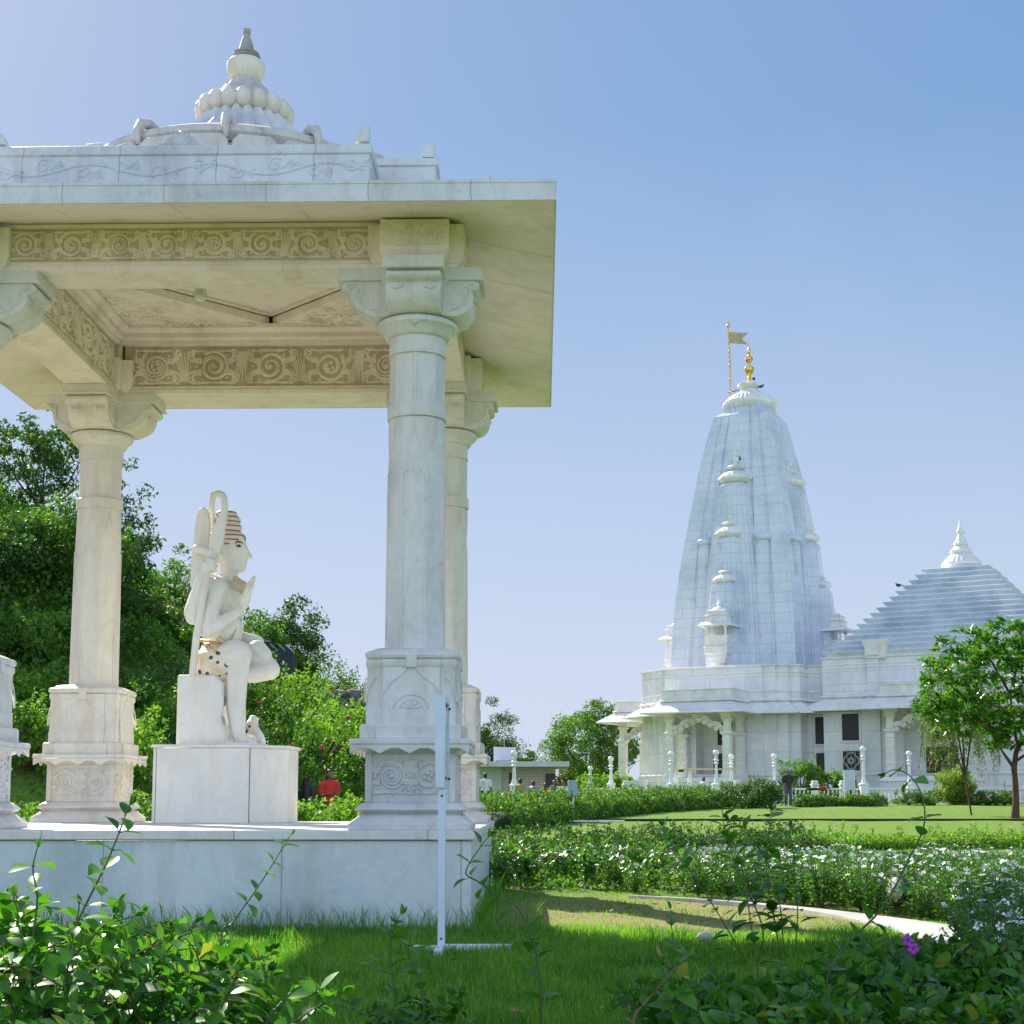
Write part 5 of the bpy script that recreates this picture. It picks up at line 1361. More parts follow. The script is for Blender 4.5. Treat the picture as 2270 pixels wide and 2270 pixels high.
# ---- frangipani on the right with a weeping bush hanging beside it
ft = thing('frangipani_tree', 'glossy leaved tree with white blossoms and a slim red brown trunk, right edge', 'tree', gx(2252, 50))
fb = ft.location; rng = np.random.default_rng(401)
tp = lambda u, v, dy=0: tuple(Vector(at(u, v, 50+dy))-fb)
b = MB()
b.tube([tp(2250,1818), tp(2252,1780), tp(2251,1740), tp(2248,1705), tp(2252,1670), tp(2262,1640)], [.16,.11,.10,.095,.085,.07], 9)
lm_ = [((2248,1703),(2232,1680),(2218,1660)), ((2218,1660),(2190,1600),(2150,1560)), ((2252,1670),(2270,1640),(2290,1600)), ((2256,1655),(2245,1600),(2240,1540)), ((2248,1690),(2275,1672),(2310,1650)), ((2150,1560),(2110,1520),(2080,1500)), ((2240,1540),(2200,1470),(2170,1430)), ((2240,1540),(2260,1450),(2262,1380)), ((2290,1600),(2320,1520),(2330,1430)), ((2190,1600),(2160,1600),(2120,1590)), ((2218,1660),(2205,1640),(2200,1610))]
for i, q in enumerate(lm_): b.tube([tp(u, v, (i % 5-2)*.25*k/2) for k, (u, v) in enumerate(q)], [.065-.003*i, .05-.002*i, .03], 7)
obj('trunk', b, BARKR, ft, 60)
Pp = []; fl = []
cent = []
while len(cent) < 330:
    a = rng.normal(size=3); a /= np.linalg.norm(a); r = rng.uniform(.25, 1)**.45
    p = np.array(tp(2215, 1530))+a*r*np.array([2.75, 2.1, 2.35]); 
    if p[2] > 2.15+.35*abs(p[0]) or p[0] > .3: cent.append(p)
cent = np.array(cent)
V_, Q_ = [], []
for c in cent:                                    # rosette of long leaves
    n = 16; ph = rng.uniform(0, 2*PI, n); el = rng.uniform(-.5, .8, n)
    d = np.stack([np.cos(ph)*np.cos(el), np.sin(ph)*np.cos(el), np.sin(el)], 1)
    V, Q = leafquads(c+d*.19, .40, rng, .8, .27, 0, d); V_.append((V, Q))
V, Q = cat(V_); link('crown', npmesh('crown', V, Q), leafmat('frangipani_leaf', (.03,.12,.016), (.12,.31,.03), .3, .42, 1.2, 6), ft, 0)
k = rng.choice(len(cent), 34, replace=False); fc, _ = clumps(rng, cent[k]+np.array([0,0,.18]), .11, 12, .7); V, Q = leafquads(fc, .10, rng, .6, .9)
link('blossoms', npmesh('blossoms', V, Q), WHT, ft, 0)
wb = thing('weeping_bush', 'thin drooping willow like tree hanging beside the frangipani', 'tree', gx(2140, 54))
pts = []; dirs = []; b = MB(); o = Vector(wb.location)
for i in range(210):
    u0 = rng.uniform(2040, 2215); v0 = 1470+rng.uniform(-50, 130)+abs(u0-2130)*.45; dy = rng.uniform(-1.2, 1.2); L = rng.uniform(.9, 2.3)*(1-.3*abs(u0-2110)/110); p = Vector(at(u0, v0, 54+dy))-o
    if p.z-L < .7: L = max(.2, p.z-.7)
    sx = rng.normal()*.18
    for q in range(int(L*32)): t = rng.uniform(); pts.append((p.x+sx*t+rng.normal()*.05, p.y+rng.normal()*.06, p.z-L*t)); dirs.append((sx+rng.normal()*.4, rng.normal()*.4, -1))
    if i % 4 == 0: b.tube([tuple(p), (p.x+sx*.5, p.y, p.z-L*.5), (p.x+sx, p.y, p.z-L)], [.012,.008,.004], 4)
for (u, v) in ((2060,1500),(2100,1470),(2170,1490),(2130,1560)): b.tube([(.2,0,0), (.05,.1,1.4), tuple((Vector(at(u, v, 54))-o)*.8), tuple(Vector(at(u, v, 54))-o)], [.035,.035,.03,.012], 6)
obj('branches', b, BARK, wb, 60)
V, Q = leafquads(np.array(pts), .13, rng, .1, .28, 0, np.array(dirs)); link('foliage', npmesh('foliage', V, Q), LM['dusty'], wb, 0)

# ---- hedges and bushes across the garden
hp = [gx(1075, 36)[:2], gx(1160, 42)[:2], gx(1290, 50)[:2], gx(1420, 58)[:2], gx(1590, 68)[:2]]
hedge('garden_hedge', 'long leafy hedge crossing the garden in front of the visitors', hp, .82, 1.5, LM['mid'], 501, 1500, .10)
hedge('garden_hedge', 'short low hedge between the standing man and the notice board', [gx(1765, 69)[:2], gx(1850, 70)[:2], gx(1955, 71)[:2]], 0.5, 1.0, LM['mid'], 502, 1300, .11)
shrub('round_bush', 'big rounded bush left of the man standing on the lawn', 'bush', gx(1668, 66), hgt(1668, 1732, 66), 3.0, LM['deep'], 503, n=9000, leaf=.11, ncl=90, shoots=4)
shrub('tall_bush', 'light green bush behind the balustrade right of the standing man', 'bush', gx(1775, 84), hgt(1775, 1694, 84), 2.4, LM['bright'], 504, n=3600, leaf=.16, shoots=16)
shrub('tall_bush', 'light green bush behind the balustrade under the dark temple door', 'bush', gx(1835, 84), hgt(1835, 1712, 84), 2.0, LM['bright'], 505, n=3000, leaf=.16, shoots=14)
shrub('tall_bush', 'small light green bush behind the balustrade beside the notice board', 'bush', gx(1875, 84), hgt(1875, 1722, 84), 1.6, LM['bright'], 506, n=2400, leaf=.16, shoots=10)
shrub('golden_bush', 'clipped round yellow green bush beside the frangipani tree', 'bush', gx(2117, 74), hgt(2117, 1704, 74), 1.85, LM['lime'], 507, n=12000, leaf=.11, ncl=110, shoots=3)
for i, (u, w_, lab) in enumerate(((2015,1.5,'low bush with red flowers left of the yellow green bush'), (2065,1.3,'low bush with red flowers touching the yellow green bush on its left'), (2160,1.2,'low bush with red flowers just right of the yellow green bush'), (2195,1.3,'low bush with red flowers between the yellow green bush and the trunk'), (2228,1.1,'low bush with red flowers left of the frangipani trunk'))):
    shrub('red_flower_bush', lab, 'bush', gx(u, 73), .62, w_, LM['mid'], 520+i, n=1800, leaf=.10, group='red flowered bushes on the lawn edge', flowers=(REDB, 12, .07))

# ---- flower bed: dark hedge at the back, white periwinkles in front
hedge('bed_hedge', 'dense dark hedge behind the flower bed beside the pavilion', [(-1.9,23.5),(-.4,24.5),(1.3,25.5),(3.0,26.3),(4.6,27)], .44, 1.3, LM['deep'], 540, 2600, .06, top=.12, sprig=14)
hedge('bed_hedge', 'sunlit yellow green hedge top at the back of the flower bed', [(-1.6,26.2),(1.0,27.3),(4.0,28.6),(7.5,29.4),(10.5,29.8)], .28, 1.3, LM['bright'], 541, 1900, .06, top=.12, sprig=9)
def periwinkle(seed, h=.5, w=.6, nfl=9, leaf=.055):
    rng = np.random.default_rng(seed); root = thing('periwinkle', '-', 'flower', (0,0,0)); V_ = []; b = MB(); fc = []
    for i in range(26):
        a = rng.uniform(0, 2*PI); r = rng.uniform(.05, .5)*w; hh = h*rng.uniform(.6, 1.05); e = np.array([math.cos(a)*r, math.sin(a)*r, hh])
        b.tube([(0,0,0), (e[0]*.5, e[1]*.5, hh*.45), tuple(e)], [.006,.005,.003], 4)
        k = rng.uniform(.15, 1, 26); c = np.stack([e[0]*(.3+.7*k), e[1]*(.3+.7*k), hh*k], 1); ph = rng.uniform(0, 2*PI, 26)
        d = np.stack([np.cos(ph), np.sin(ph), rng.uniform(-.1, .7, 26)], 1); V_.append(leafquads(c+d*leaf*.5, leaf, rng, .8, .38, 0, d))
        if i < nfl: fc.append(e+np.array([0,0,.015]))
    V, Q = cat(V_); link('leaves', npmesh('leaves', V, Q), LM['gloss'], root, 0); obj('stems', b, STEM, root, 60)
    fv = []; fq = []
    for c in fc:                                   # flat five petalled flower
        n = rng.normal(size=3)*.5+np.array([0,-.4,1]); n /= np.linalg.norm(n); t = np.cross(n, [1,0,0]); t /= np.linalg.norm(t); s = np.cross(n, t)
        for q in range(5):
            a = q*2*PI/5; o_ = len(fv); R_ = .033
            for rr, da in ((.1,0),(.75,-.5),(1,0),(.75,.5)): fv.append(c+(t*math.cos(a+da)+s*math.sin(a+da))*R_*rr+n*.003*rr)
            fq.append((o_, o_+1, o_+2, o_+3))
    link('flowers', npmesh('flowers', np.array(fv), np.array(fq)), WHT, root, 0)
    return root
protos = [periwinkle(600+i) for i in range(4)]
rg = random.Random(9); spots = []
def bedfront(x): return float(np.interp(x, [-.6,.8,1.8,2.6,3.3,4.2], [18.3,18.0,17.4,16.4,15.1,13.9]))
tries = 0
while len(spots) < 240 and tries < 9000:
    tries += 1
    y = 14+9.0*rg.random(); x = rg.uniform(-.5, .34*y+.4)
    if y < bedfront(min(x, 4.2)) or y > 22.4+.12*x: continue
    if x > 4.2 and y < 14: continue
    if x < 1.7 and rg.random() < .9: continue
    if any((x-a)**2+(y-b)**2 < .085 for a, b in spots): continue
    spots.append((x, y))
for i, (x, y) in enumerate(spots):
    pr_ = protos[i % 4]; loc = (x, y, gz(x, y)); lab = 'bushy periwinkle plant with white flowers in the curved bed behind the path'
    o = pr_ if i < 4 else dup(pr_)
    o.location = loc; o.rotation_euler = (0, 0, rg.uniform(0, 6)); s = rg.uniform(.8, 1.2)*float(np.interp(y, [15,19,22.5], [.92,.82,.6])); o.scale = (s, s, s); o['label'] = lab; o['group'] = 'white periwinkles in the flower bed'
near = []
while len(near) < 36:
    y = rg.uniform(8.2, 13.2); x = rg.uniform(.235*y+.55, .335*y+.3)
    if any((x-a)**2+(y-b)**2 < .06 for a, b in near): continue
    near.append((x, y))
for (x, y) in near:
    s = rg.uniform(.85, 1.2)
    dup(protos[rg.randrange(4)], (x, y, gz(x, y)), rg.uniform(0, 6), 'tall periwinkle plant with white flowers at the right edge in the shade of the pavilion', 'shaded periwinkles at the right edge', s)
# leafy plants between hedge and grass at the left end of the bed
for i, (x, y) in enumerate(((-.25,19.0),(.2,19.4),(-.5,19.8),(.55,18.8),(.9,19.3),(0,20.3),(.45,20.2),(1.35,18.7),(1.3,19.9),(.75,20.9),(-.3,21.2),(1.6,20.8),(1.75,19.2),(.15,21.8),(1.1,21.7))):
    o = bigshrub('bed_plant', 'pale green leafy plant at the left end of the flower bed', 'plant', (x, y, gz(x, y)), 640+i, 9, .46, .34, .10, .062, 'gloss', 'leafy plants at the left end of the bed', .07) if i < 3 else dup(bp_[i % 3], (x, y, gz(x, y)), i*1.3)
    if i == 0: bp_ = []
    if i < 3: bp_.append(o)

# ---- foreground shrubs
lg = 'leafy shrubs in the foreground'
fgp = []
for i, (x, y, h, n, lab) in enumerate(((-1.55,4.9,.80,20,'glossy leaved shrub at the bottom left corner'), (-1.15,5.0,.62,16,'glossy leaved shrub to the right of the bottom left corner'), (-.72,4.4,.30,9,'low glossy shrub at the left of the sunlit grass'))):
    fgp.append(bigshrub('leafy_shrub', lab, 'shrub', (x, y, gz(x, y)), 700+i, n, h, .5, .105, .068, 'gloss', lg, .055))
fgp.append(bigshrub('leafy_shrub', 'broad leaved shaded shrub in the middle of the bottom right foliage', 'shrub', (1.05, 6.7, 0), 733, 15, .34, .46, .125, .08, 'gloss', lg, .065))
for (x, y, k, rz, s, lab) in ((-1.75,5.6,0,2.0,1.0,'shrub behind the bottom left corner shrub, against the plinth'), (-1.3,5.6,1,1.2,.95,'shrub between the corner shrub and the plinth wall'), (-1.1,4.35,2,.6,1.0,'lowest shrub at the bottom edge left of the grass'), (-1.5,4.3,1,4.2,.85,'shrub filling the bottom edge at far left'),
                       (.62,6.9,2,1.1,1.2,'low shaded shrub at the bottom edge right of the grass'), (1.5,6.75,3,.5,.95,'taller shaded shrub in the bottom right foliage'), (1.95,7.05,3,3.0,.85,'shaded shrub near the bottom right corner'), (2.3,7.4,3,5.0,.8,'shaded shrub at the right edge below the periwinkles'), (1.3,7.5,3,4.0,.75,'low shaded shrub behind the bottom right foliage'), (.95,7.6,2,5.5,1.1,'small shaded shrub left of the purple flowers'), (1.75,7.9,3,1.7,1.05,'shaded shrub over the near end of the path'), (2.15,8.4,3,2.6,1.15,'shaded shrub behind the purple flowers beside the path'), (1.55,8.4,3,4.4,.8,'low shaded shrub on the inner edge of the path'), (2.45,9.0,3,.4,1.1,'shaded shrub at the right edge where the path bends'), (2.6,8.0,3,3.6,1.05,'shaded shrub in the bottom right corner by the periwinkles'), (.75,7.2,3,5.7,.7,'low shaded shrub left of the bottom right foliage'), (-.62,7.4,2,3.3,.75,'small shrub left of the sign foot'), (-.2,7.0,2,.2,.55,'small sparse shrub at the bottom edge below the sign foot'), (.22,6.8,2,2.9,.6,'small sparse shrub at the bottom centre')):
    dup(fgp[k], (x, y, gz(x, y)), rz, lab, lg, s)
def sprig(label, path, y, L, W, step, seed, r=.006, dyz=0, lm='gloss', sm=None, pair=True):
    rg = random.Random(seed); p0 = at(*path[0], y); root = thing('leafy_shoot', label, 'shoot', (p0.x, y, gz(p0.x, y)), 0, 'long shoots above the foreground shrubs'); o = Vector(root.location)
    P_ = Plant(); pts = [Vector((rg.uniform(-.05, .05), .03, 0))]
    for i, (u, v) in enumerate(path): pts.append(Vector(at(u, v, y+dyz*i/len(path)))-o)
    sp2 = [tuple(q) for q in spline([tuple(q) for q in pts], 5)]
    nfree = 5
    P_.shoot(sp2, r, r*.35, rg, step*.72, L*1.12, W*1.15, .22, pair, .25, .8)
    P_.build(root, LM[lm], sm or STEM); return root
k_ = 1.175
def kp_(l): return [(u*k_, v*k_) for u, v in l]
sprig('tall leafy shoot leaning right in front of the plinth at left', kp_([(95,1830),(130,1770),(165,1700),(200,1630),(225,1570),(243,1520)]), 5.0, .095, .058, .085, 801, .006)
sprig('thin shoot with small leaves in front of the middle of the plinth', kp_([(415,1790),(440,1740),(475,1690),(505,1645),(530,1605),(548,1575)]), 5.6, .062, .036, .085, 802, .0045)
sprig('shoot with a few round leaves at the far left', kp_([(60,1800),(66,1740),(70,1690),(62,1640),(70,1600)]), 5.0, .085, .055, .09, 803)
sprig('curling shoot beside the sign foot', kp_([(1020,1890),(1015,1820),(1000,1760),(975,1710),(940,1690),(905,1665),(880,1650),(885,1630),(905,1600),(920,1580)]), 7.2, .11, .066, .12, 804, .007)
sprig('upright shoot with paired leaves left of centre in front of the lawn shade', kp_([(1432,1880),(1428,1820),(1420,1765),(1412,1710),(1405,1660),(1400,1635)]), 7.4, .12, .06, .16, 805, .006)
sprig('long arching shoot curving up to the right over the flower bed', kp_([(1560,1850),(1600,1780),(1650,1730),(1685,1680),(1715,1620),(1740,1570),(1745,1530),(1735,1490),(1715,1462),(1690,1452),(1672,1458)]), 7.6, .10, .058, .13, 806, .007)
sprig('slim shoot with narrow buds right of the plinth', kp_([(1275,1880),(1272,1820),(1268,1760),(1265,1715)]), 7.4, .09, .04, .15, 807, .005)
sprig('bushy shoot rising into the far lawn', kp_([(1470,1800),(1462,1740),(1450,1680),(1445,1620),(1450,1570),(1455,1530)]), 11, .15, .08, .07, 808, .007)
sprig('leafy shoot leaning left over the flower bed', kp_([(1440,1760),(1420,1700),(1390,1640),(1375,1590),(1365,1550),(1362,1520)]), 11, .14, .075, .075, 809, .007)
sprig('woody shoot with bright leaves crossing the shaded shrubs', kp_([(1195,1930),(1215,1895),(1245,1860),(1275,1825),(1300,1800)]), 6.6, .085, .05, .09, 810, .008, sm=WOODY)
sprig('shoot left of the sign post with broad leaves', kp_([(745,1900),(740,1840),(735,1790),(745,1745),(755,1725)]), 7.0, .11, .066, .1, 811, .006)
sprig('second shoot left of the sign post', kp_([(800,1910),(790,1850),(770,1800),(775,1770)]), 7.1, .11, .066, .1, 812, .006)
PUR = simple('violet_petal', (.35,.04,.45), .55)
for i, (u, v) in enumerate(((1712,1775),(1722,1790))):
    p = at(u*k_, v*k_, 7.6); root = thing('violet_flower', ['violet five petalled flower in the shaded plants, upper of two', 'violet five petalled flower in the shaded plants, lower of two'][i], 'flower', (p.x, 7.6, gz(p.x, 7.6)))
    z = p.z-root.location.z; b = MB(); b.tube([(0,.02,0),(.01,.01,z*.6),(0,0,z)], .004, 4); obj('stalk', b, STEM, root)
    b = MB()
    for q in range(5):
        a = q*2*PI/5+i; b.ball((.018*math.cos(a), -.01, z+.018*math.sin(a)), 1, 8, 5, (.013,.003,.013))
    obj('petals', b, PUR, root, 60)

# filler leaves between the bedding plants
rgc = np.random.default_rng(91); pts = []
while len(pts) < 22000:
    y = rgc.uniform(14, 23); x = rgc.uniform(-.6, .34*y+.5)
    if y < bedfront(min(x, 4.2))+.05: continue
    pts.append((x, y, gz(x, y)+rgc.uniform(.02, .30)*(.6+.4*math.sin(x*3.1)*math.sin(y*2.7))))
V, Q = leafquads(np.array(pts), .07, rgc, .5, .5)
tag(link('bed_foliage', npmesh('bed_foliage', V, Q), LM['mid'], None, 0), 'low leaves covering the soil of the flower bed', 'ground cover', kind='stuff')
# thicket clothing the hillside between its trees
rgc = np.random.default_rng(92); pts = []
while len(pts) < 85000:
    y = rgc.uniform(32, 66); x = rgc.uniform(-.385*y-1, -.11*y)
    if -x-4.5 < .8: continue
    k = .5+.5*math.sin(x*1.3+.7*math.sin(y*.9))*math.sin(y*.8+x*.3)
    if rgc.random() > .35+.65*k: continue
    pts.append((x, y, gz(x, y)+rgc.uniform(.02, .35+1.1*k)))
V, Q = leafquads(np.array(pts), .17, rgc, .4, .55)
tag(link('hillside_thicket', npmesh('hillside_thicket', V, Q), LM['mid'], None, 0), 'dense leafy thicket clothing the hillside', 'undergrowth', kind='stuff')
for i, (u, y, h_, w_, lab) in enumerate(((575,27.5,.85,2.0,'low leafy bush in front of the dark clothed person'), (640,28,.80,2.2,'low leafy bush between the statue plinth and the woman in red'), (715,29,.88,2.2,'low leafy bush hiding the legs of the woman in red'), (790,29,.85,2.0,'low leafy bush right of the woman in red'), (850,28,.8,2.0,'low leafy bush behind the front column base'), (250,27,.9,2.2,'low leafy bush right of the back left column base'), (30,26,.8,2.0,'low leafy bush between the two left column bases'))):
    shrub('low_bush', lab, 'bush', gx(u, y), h_, w_, LM['bright'], 900+i, n=3000, leaf=.10, group='low bushes behind the pavilion', shoots=6)

sprig('leafy spray left of the bushy shoot, over the white flowers', kp_([(1400,1800),(1340,1700),(1300,1640),(1265,1590),(1250,1560)]), 11, .13, .07, .10, 813, .006)
sprig('short bushy shoot in the middle of the white flower bed', kp_([(1500,1800),(1505,1720),(1500,1650),(1495,1600),(1490,1560)]), 12, .14, .075, .07, 814, .006)
sprig('tall leafy spray right of the bushy shoot', kp_([(1480,1800),(1470,1700),(1440,1610),(1395,1560),(1375,1545)]), 11.4, .13, .07, .08, 815, .006)
# ================================================================ SIGNS, LAMPS, WALLS, HOUSE
# near sign, seen almost edge on
sg = thing('information_sign', 'tall white sign seen edge on, cross footed, before the front column', 'sign', (-.79, 12.0, gz(0, 12)))
obj('post', MB().box(-.03,.03,-.03,.03,0,1.30), M['bluewhite'], sg, bevel=.004)
ft_ = MB(); ft_.box(.031,.55,-.03,.03,.0,.055); ft_.box(-.22,-.031,-.03,.03,.0,.045)
obj('foot_bar', ft_, M['bluewhite'], sg, bevel=.004)
f2 = MB(); f2.box(-.03,.03,-.42,-.031,.0,.055); obj('foot_bar', f2, M['bluewhite'], sg, bevel=.004)
fr = MB(); fr.box(-.055,.025,-.05,.0,1.28,2.02); fr.box(-.055,.025,.49,.54,1.28,2.02); fr.box(-.055,.025,.001,.489,1.97,2.02); fr.box(-.055,.025,.001,.489,1.28,1.33); fr.box(-.055,-.03,.001,.489,1.331,1.969)
fo = obj('frame', fr, M['bluewhite'], sg, bevel=.004)
pm_, pnt, pp = newmat('faded_poster'); pn = noise(pnt, coords(pnt, (1,3,6)), 2.2, 4)
pnt.links.new(ramp(pnt, pn, [(.35,(.10,.30,.42)),(.5,(.55,.68,.70)),(.62,(.70,.74,.72))]).outputs[0], pp.inputs[0]); pp.inputs['Roughness'].default_value = .2
b = MB()
for z in (1.36, 1.94):
    for y in (.03, .46): b.ball((.028, y-.01, z), .012, 8, 5)
for z in (.10, 1.22): b.ball((0, -.032, z), .010, 8, 5)
obj('bolts', b, simple('rusty_bolt', (.16,.10,.07), .6, .6), sg)
obj('poster', MB().box(-.0299,.012,.0011,.4889,1.3311,1.9689), pm_, fo)
s2 = thing('garden_sign', 'small grey sign on a thin post standing alone at the edge of the lawn', 'sign', (at(1271,1773,45.5).x, 45.5, gz(1,45.5)))
obj('post', MB().box(-.03,.03,-.03,.03,0,1.2), M['bluewhite'], s2); z0 = at(1268,1766,45.5).z-s2.location.z
b = MB(); b.box(-.16,-.08,-.15,.45,z0,z0+.50); b.box(-.079,.12,-.14,.44,z0+.02,z0+.48); obj('panel', b, simple('grey_blue_board', (.30,.40,.50), .4), s2, bevel=.01)
nb = thing('notice_board', 'pale blue notice board on two thin legs at the lawn edge', 'sign', (at(1884,1773,70).x, 70, gz(16,70)))
zb, zt = at(1884,1750,70).z-nb.location.z, at(1884,1707,70).z-nb.location.z
obj('panel', MB().box(-.25,.25,-.02,.02,zb,zt), simple('pale_blue_board', (.52,.58,.70), .5, 0, .05), nb, bevel=.006)
b = MB(); 
for x in (-.253,.227): b.box(x,x+.026,-.035,-.021,zb,zt)
b.box(-.006,.006,-.03,-.0205,zb+.02,zt-.02)
obj('frame', b, M['white'], nb)
for x in (-.24,.24): obj('leg', MB().box(x-.02,x+.02,.021,.05,-.02,zt), M['white'], nb)

# balustrade in front of the temple
BY = 80
bal = thing('balustrade', 'long low white balustrade running in front of the temple', 'balustrade', (at(1290,1773,BY).x, BY, 0))
bx0 = bal.location.x; X1 = at(2300,1773,BY).x-bx0
zr, zg_ = at(1800,1747,BY).z, gz(10, BY)
obj('rail', MB().box(0,X1,-.11,.11,zr-.10,zr), M['templed'], bal, bevel=.02)
obj('base', MB().box(0,X1,-.13,.13,zg_-.3,zg_+.10), M['templed'], bal, bevel=.02)
xs0 = at(1500,1773,BY).x-bx0
obj('solid_wall', MB().box(.01,xs0,-.08,.08,zg_+.1,zr-.101), M['templed'], bal)
bb = MB(); bb.lathe([(.045,zg_+.1),(.05,zg_+.14),(.035,zg_+.18),(.07,zg_+.30),(.06,zg_+.38),(.03,zg_+.48),(.05,zr-.13),(.05,zr-.1)], n=10)
bme = None; nbl = min(98, int((X1-xs0)/.2))
for i in range(nbl):
    x = at(1900,1773,BY).x-bx0+(i-40)*.215
    if x < xs0+.1 or x > X1-.1: continue
    if bme is None: o = obj('baluster', bb, M['white'], bal, 60); bme = o.data
    else: o = bpy.data.objects.new('baluster', bme); COL.objects.link(o); o.parent = bal
    o.location = (x, 0, 0)
pm2 = MB(); pm2.sq([(.17,zg_-.2),(.17,zr+.12),(.22,zr+.14),(.22,zr+.20),(.15,zr+.24),(.15,zr+.30),(.19,zr+.33),(.10,zr+.40)])
pme = None
for u in (1388,1440,1635,1676,1700,1807,1870,2235):
    if pme is None: o = obj('post', pm2, M['templed'], bal, bevel=.015); pme = o.data
    else: o = bpy.data.objects.new('post', pme); COL.objects.link(o); o.parent = bal
    o.location = (at(u,1773,BY).x-bx0, 0, 0)
# lamp posts
LMP = simple('opal_globe', (.82,.82,.82), .18)
def lamp(u, v, y, label, k=1.0):
    x = at(u,1773,y).x; z0 = gz(x, y); H = at(u, v, y).z-z0
    t = thing('lamp_post', label, 'lamp post', (x, y, z0), 0, 'lamp posts with white globes')
    b = MB(); b.sq([(.20,-.2),(.20,.9),(.24,.93),(.24,1.0),(.17,1.04)]); b.lathe([(.16,1.04),(.13,1.12),(.09,1.3),(.075,H*.5+.5),(.062,H-.62),(.12,H-.58),(.13,H-.53),(.08,H-.49),(.075,H-.45),(.14,H-.41),(.15,H-.36),(.08,H-.31),(.07,H-.27),(.12,H-.23),(.13,H-.20),(.06,H-.17)], n=14)
    obj('column', b, M['white'], t, 30); obj('globe', MB().ball((0,0,H), .165, 16, 12), LMP, t, 180)
for u, v, y, l in ((1355,1683,83,'white lamp post before the left temple porch column'), (1489,1672,79.6,'white lamp post left of the wooden canopy'), (1589,1669,79.4,'white lamp post behind the man in white walking'), (1623,1678,83,'white lamp post at the right end of the wooden canopy'), (1718,1677,83,'white lamp post just left of the man standing on the lawn'), (1916,1661,79.7,'tallest looking lamp post right of the notice board'), (2018,1671,80.2,'white lamp post left of the frangipani tree'), (1140,1671,69,'white lamp post in front of the low flat roofed building'), (1309,1704,96,'white lamp post under the round crowned tree'), (1309-18-88,1678,95,'lamp globe showing above the flat roof')):
    lamp(u, v, y, l)
# wooden canopy with two posts
cn_ = thing('canopy', 'flat wooden board canopy on two white posts before the temple porch', 'canopy', (at(1560,1773,82).x, 82, gz(9,82)))
zc = at(1560,1705,82).z-cn_.location.z
obj('board', MB().box(-1.85,1.8,-.5,.5,zc-.04,zc+.03), simple('pale_wood', (.62,.47,.28), .6, 0, .15, 5), cn_, bevel=.01)
for x in (-1.5,-.75): obj('post', MB().box(x-.10,x+.10,-.1,.1,0,zc-.041), M['white'], cn_)
for x in (-1.2,): obj('lamp_box', MB().box(x-.14,x+.14,-.1,.1,zc-.16,zc-.041), M['dark'], cn_)
# low flat roofed building, water tank on it
H0 = thing('flat_roof_building', 'low flat roofed building with pale brick walls behind the visitors', 'building', (at(1150,1773,76).x, 76, gz(0,76)))
hx = lambda u: at(u,1773,76).x-H0.location.x
hz_ = lambda v: at(1150,v,76).z-H0.location.z
obj('plain_wall', MB().box(hx(1000),hx(1112),0,5,-.5,hz_(1701)), simple('pale_green_wall', (.52,.58,.50), .8, 0, .06, 3), H0)
bm3, bnt, bp3 = newmat('pale_brick'); br = N(bnt, 'ShaderNodeTexBrick'); tcb = N(bnt, 'ShaderNodeTexCoord'); spb = N(bnt, 'ShaderNodeSeparateXYZ'); cb = N(bnt, 'ShaderNodeCombineXYZ'); bnt.links.new(tcb.outputs['Object'], spb.inputs[0]); bnt.links.new(spb.outputs[0], cb.inputs[0]); bnt.links.new(spb.outputs[2], cb.inputs[1]); bnt.links.new(cb.outputs[0], br.inputs[0])
br.inputs['Color1'].default_value = (.62,.54,.50,1); br.inputs['Color2'].default_value = (.56,.47,.43,1); br.inputs['Mortar'].default_value = (.36,.31,.29,1); br.inputs['Scale'].default_value = 1; br.inputs['Brick Width'].default_value = .5; br.inputs['Row Height'].default_value = .14; br.inputs['Mortar Size'].default_value = .012
bnt.links.new(br.outputs['Color'], bp3.inputs[0])
obj('brick_wall', MB().box(hx(1112)+.005,hx(1232),.3,5,-.5,hz_(1701)), bm3, H0)
obj('roof', MB().box(hx(1000),hx(1262),-.9,5.5,hz_(1701)+.004,hz_(1689)), simple('grey_concrete', (.58,.58,.60), .8, 0, .08, 3), H0, bevel=.02)
for u0, u1, v0 in ((1131,1141,1715),(1212,1229,1717)):
    d_ = obj('door', MB().box(hx(u0),hx(u1),.26,.299,-.2,hz_(v0)), simple('dark_blue_door', (.045,.05,.07), .5), H0)
    b = MB(); b.box(hx(u0)-.06,hx(u0),.24,.298,-.2,hz_(v0)+.06); b.box(hx(u1),hx(u1)+.06,.24,.298,-.2,hz_(v0)+.06); b.box(hx(u0),hx(u1),.24,.298,hz_(v0)+.0005,hz_(v0)+.06); obj('door_frame', b, simple('maroon_frame', (.20,.06,.05), .6), d_)
wt = thing('water_tank', 'square white water tank on the flat roof', 'tank', (at(1119,1773,77).x, 77, H0.location.z+hz_(1689)))
kz = at(1119,1657,77).z-wt.location.z
obj('tank_body', MB().box(-.56,.56,-.5,.5,.07,kz), simple('lilac_paint', (.66,.64,.78), .5), wt, bevel=.02)
b = MB()
for x in (-.45,.35):
    for y in (-.4,.3): b.box(x,x+.12,y,y+.12,0,.0695)
obj('support', b, M['dark'], wt)
an_ = MB(); pa_ = at(1118,1640,80); pb_ = at(1126,1572,80)
an_.tube([(pa_.x,80,H0.location.z+hz_(1692)), tuple(pa_), tuple(pb_)], .02, 5)
for t in (.0,.12,.24): c_ = Vector(pb_).lerp(Vector(pa_), t); an_.tube([(c_.x-.14,80,c_.z-.03),(c_.x+.14,80,c_.z+.03)], .012, 4)
tag(obj('antenna', an_, simple('aerial_metal', (.35,.36,.38), .4, .6)), 'thin television aerial leaning above the flat roof', 'antenna')
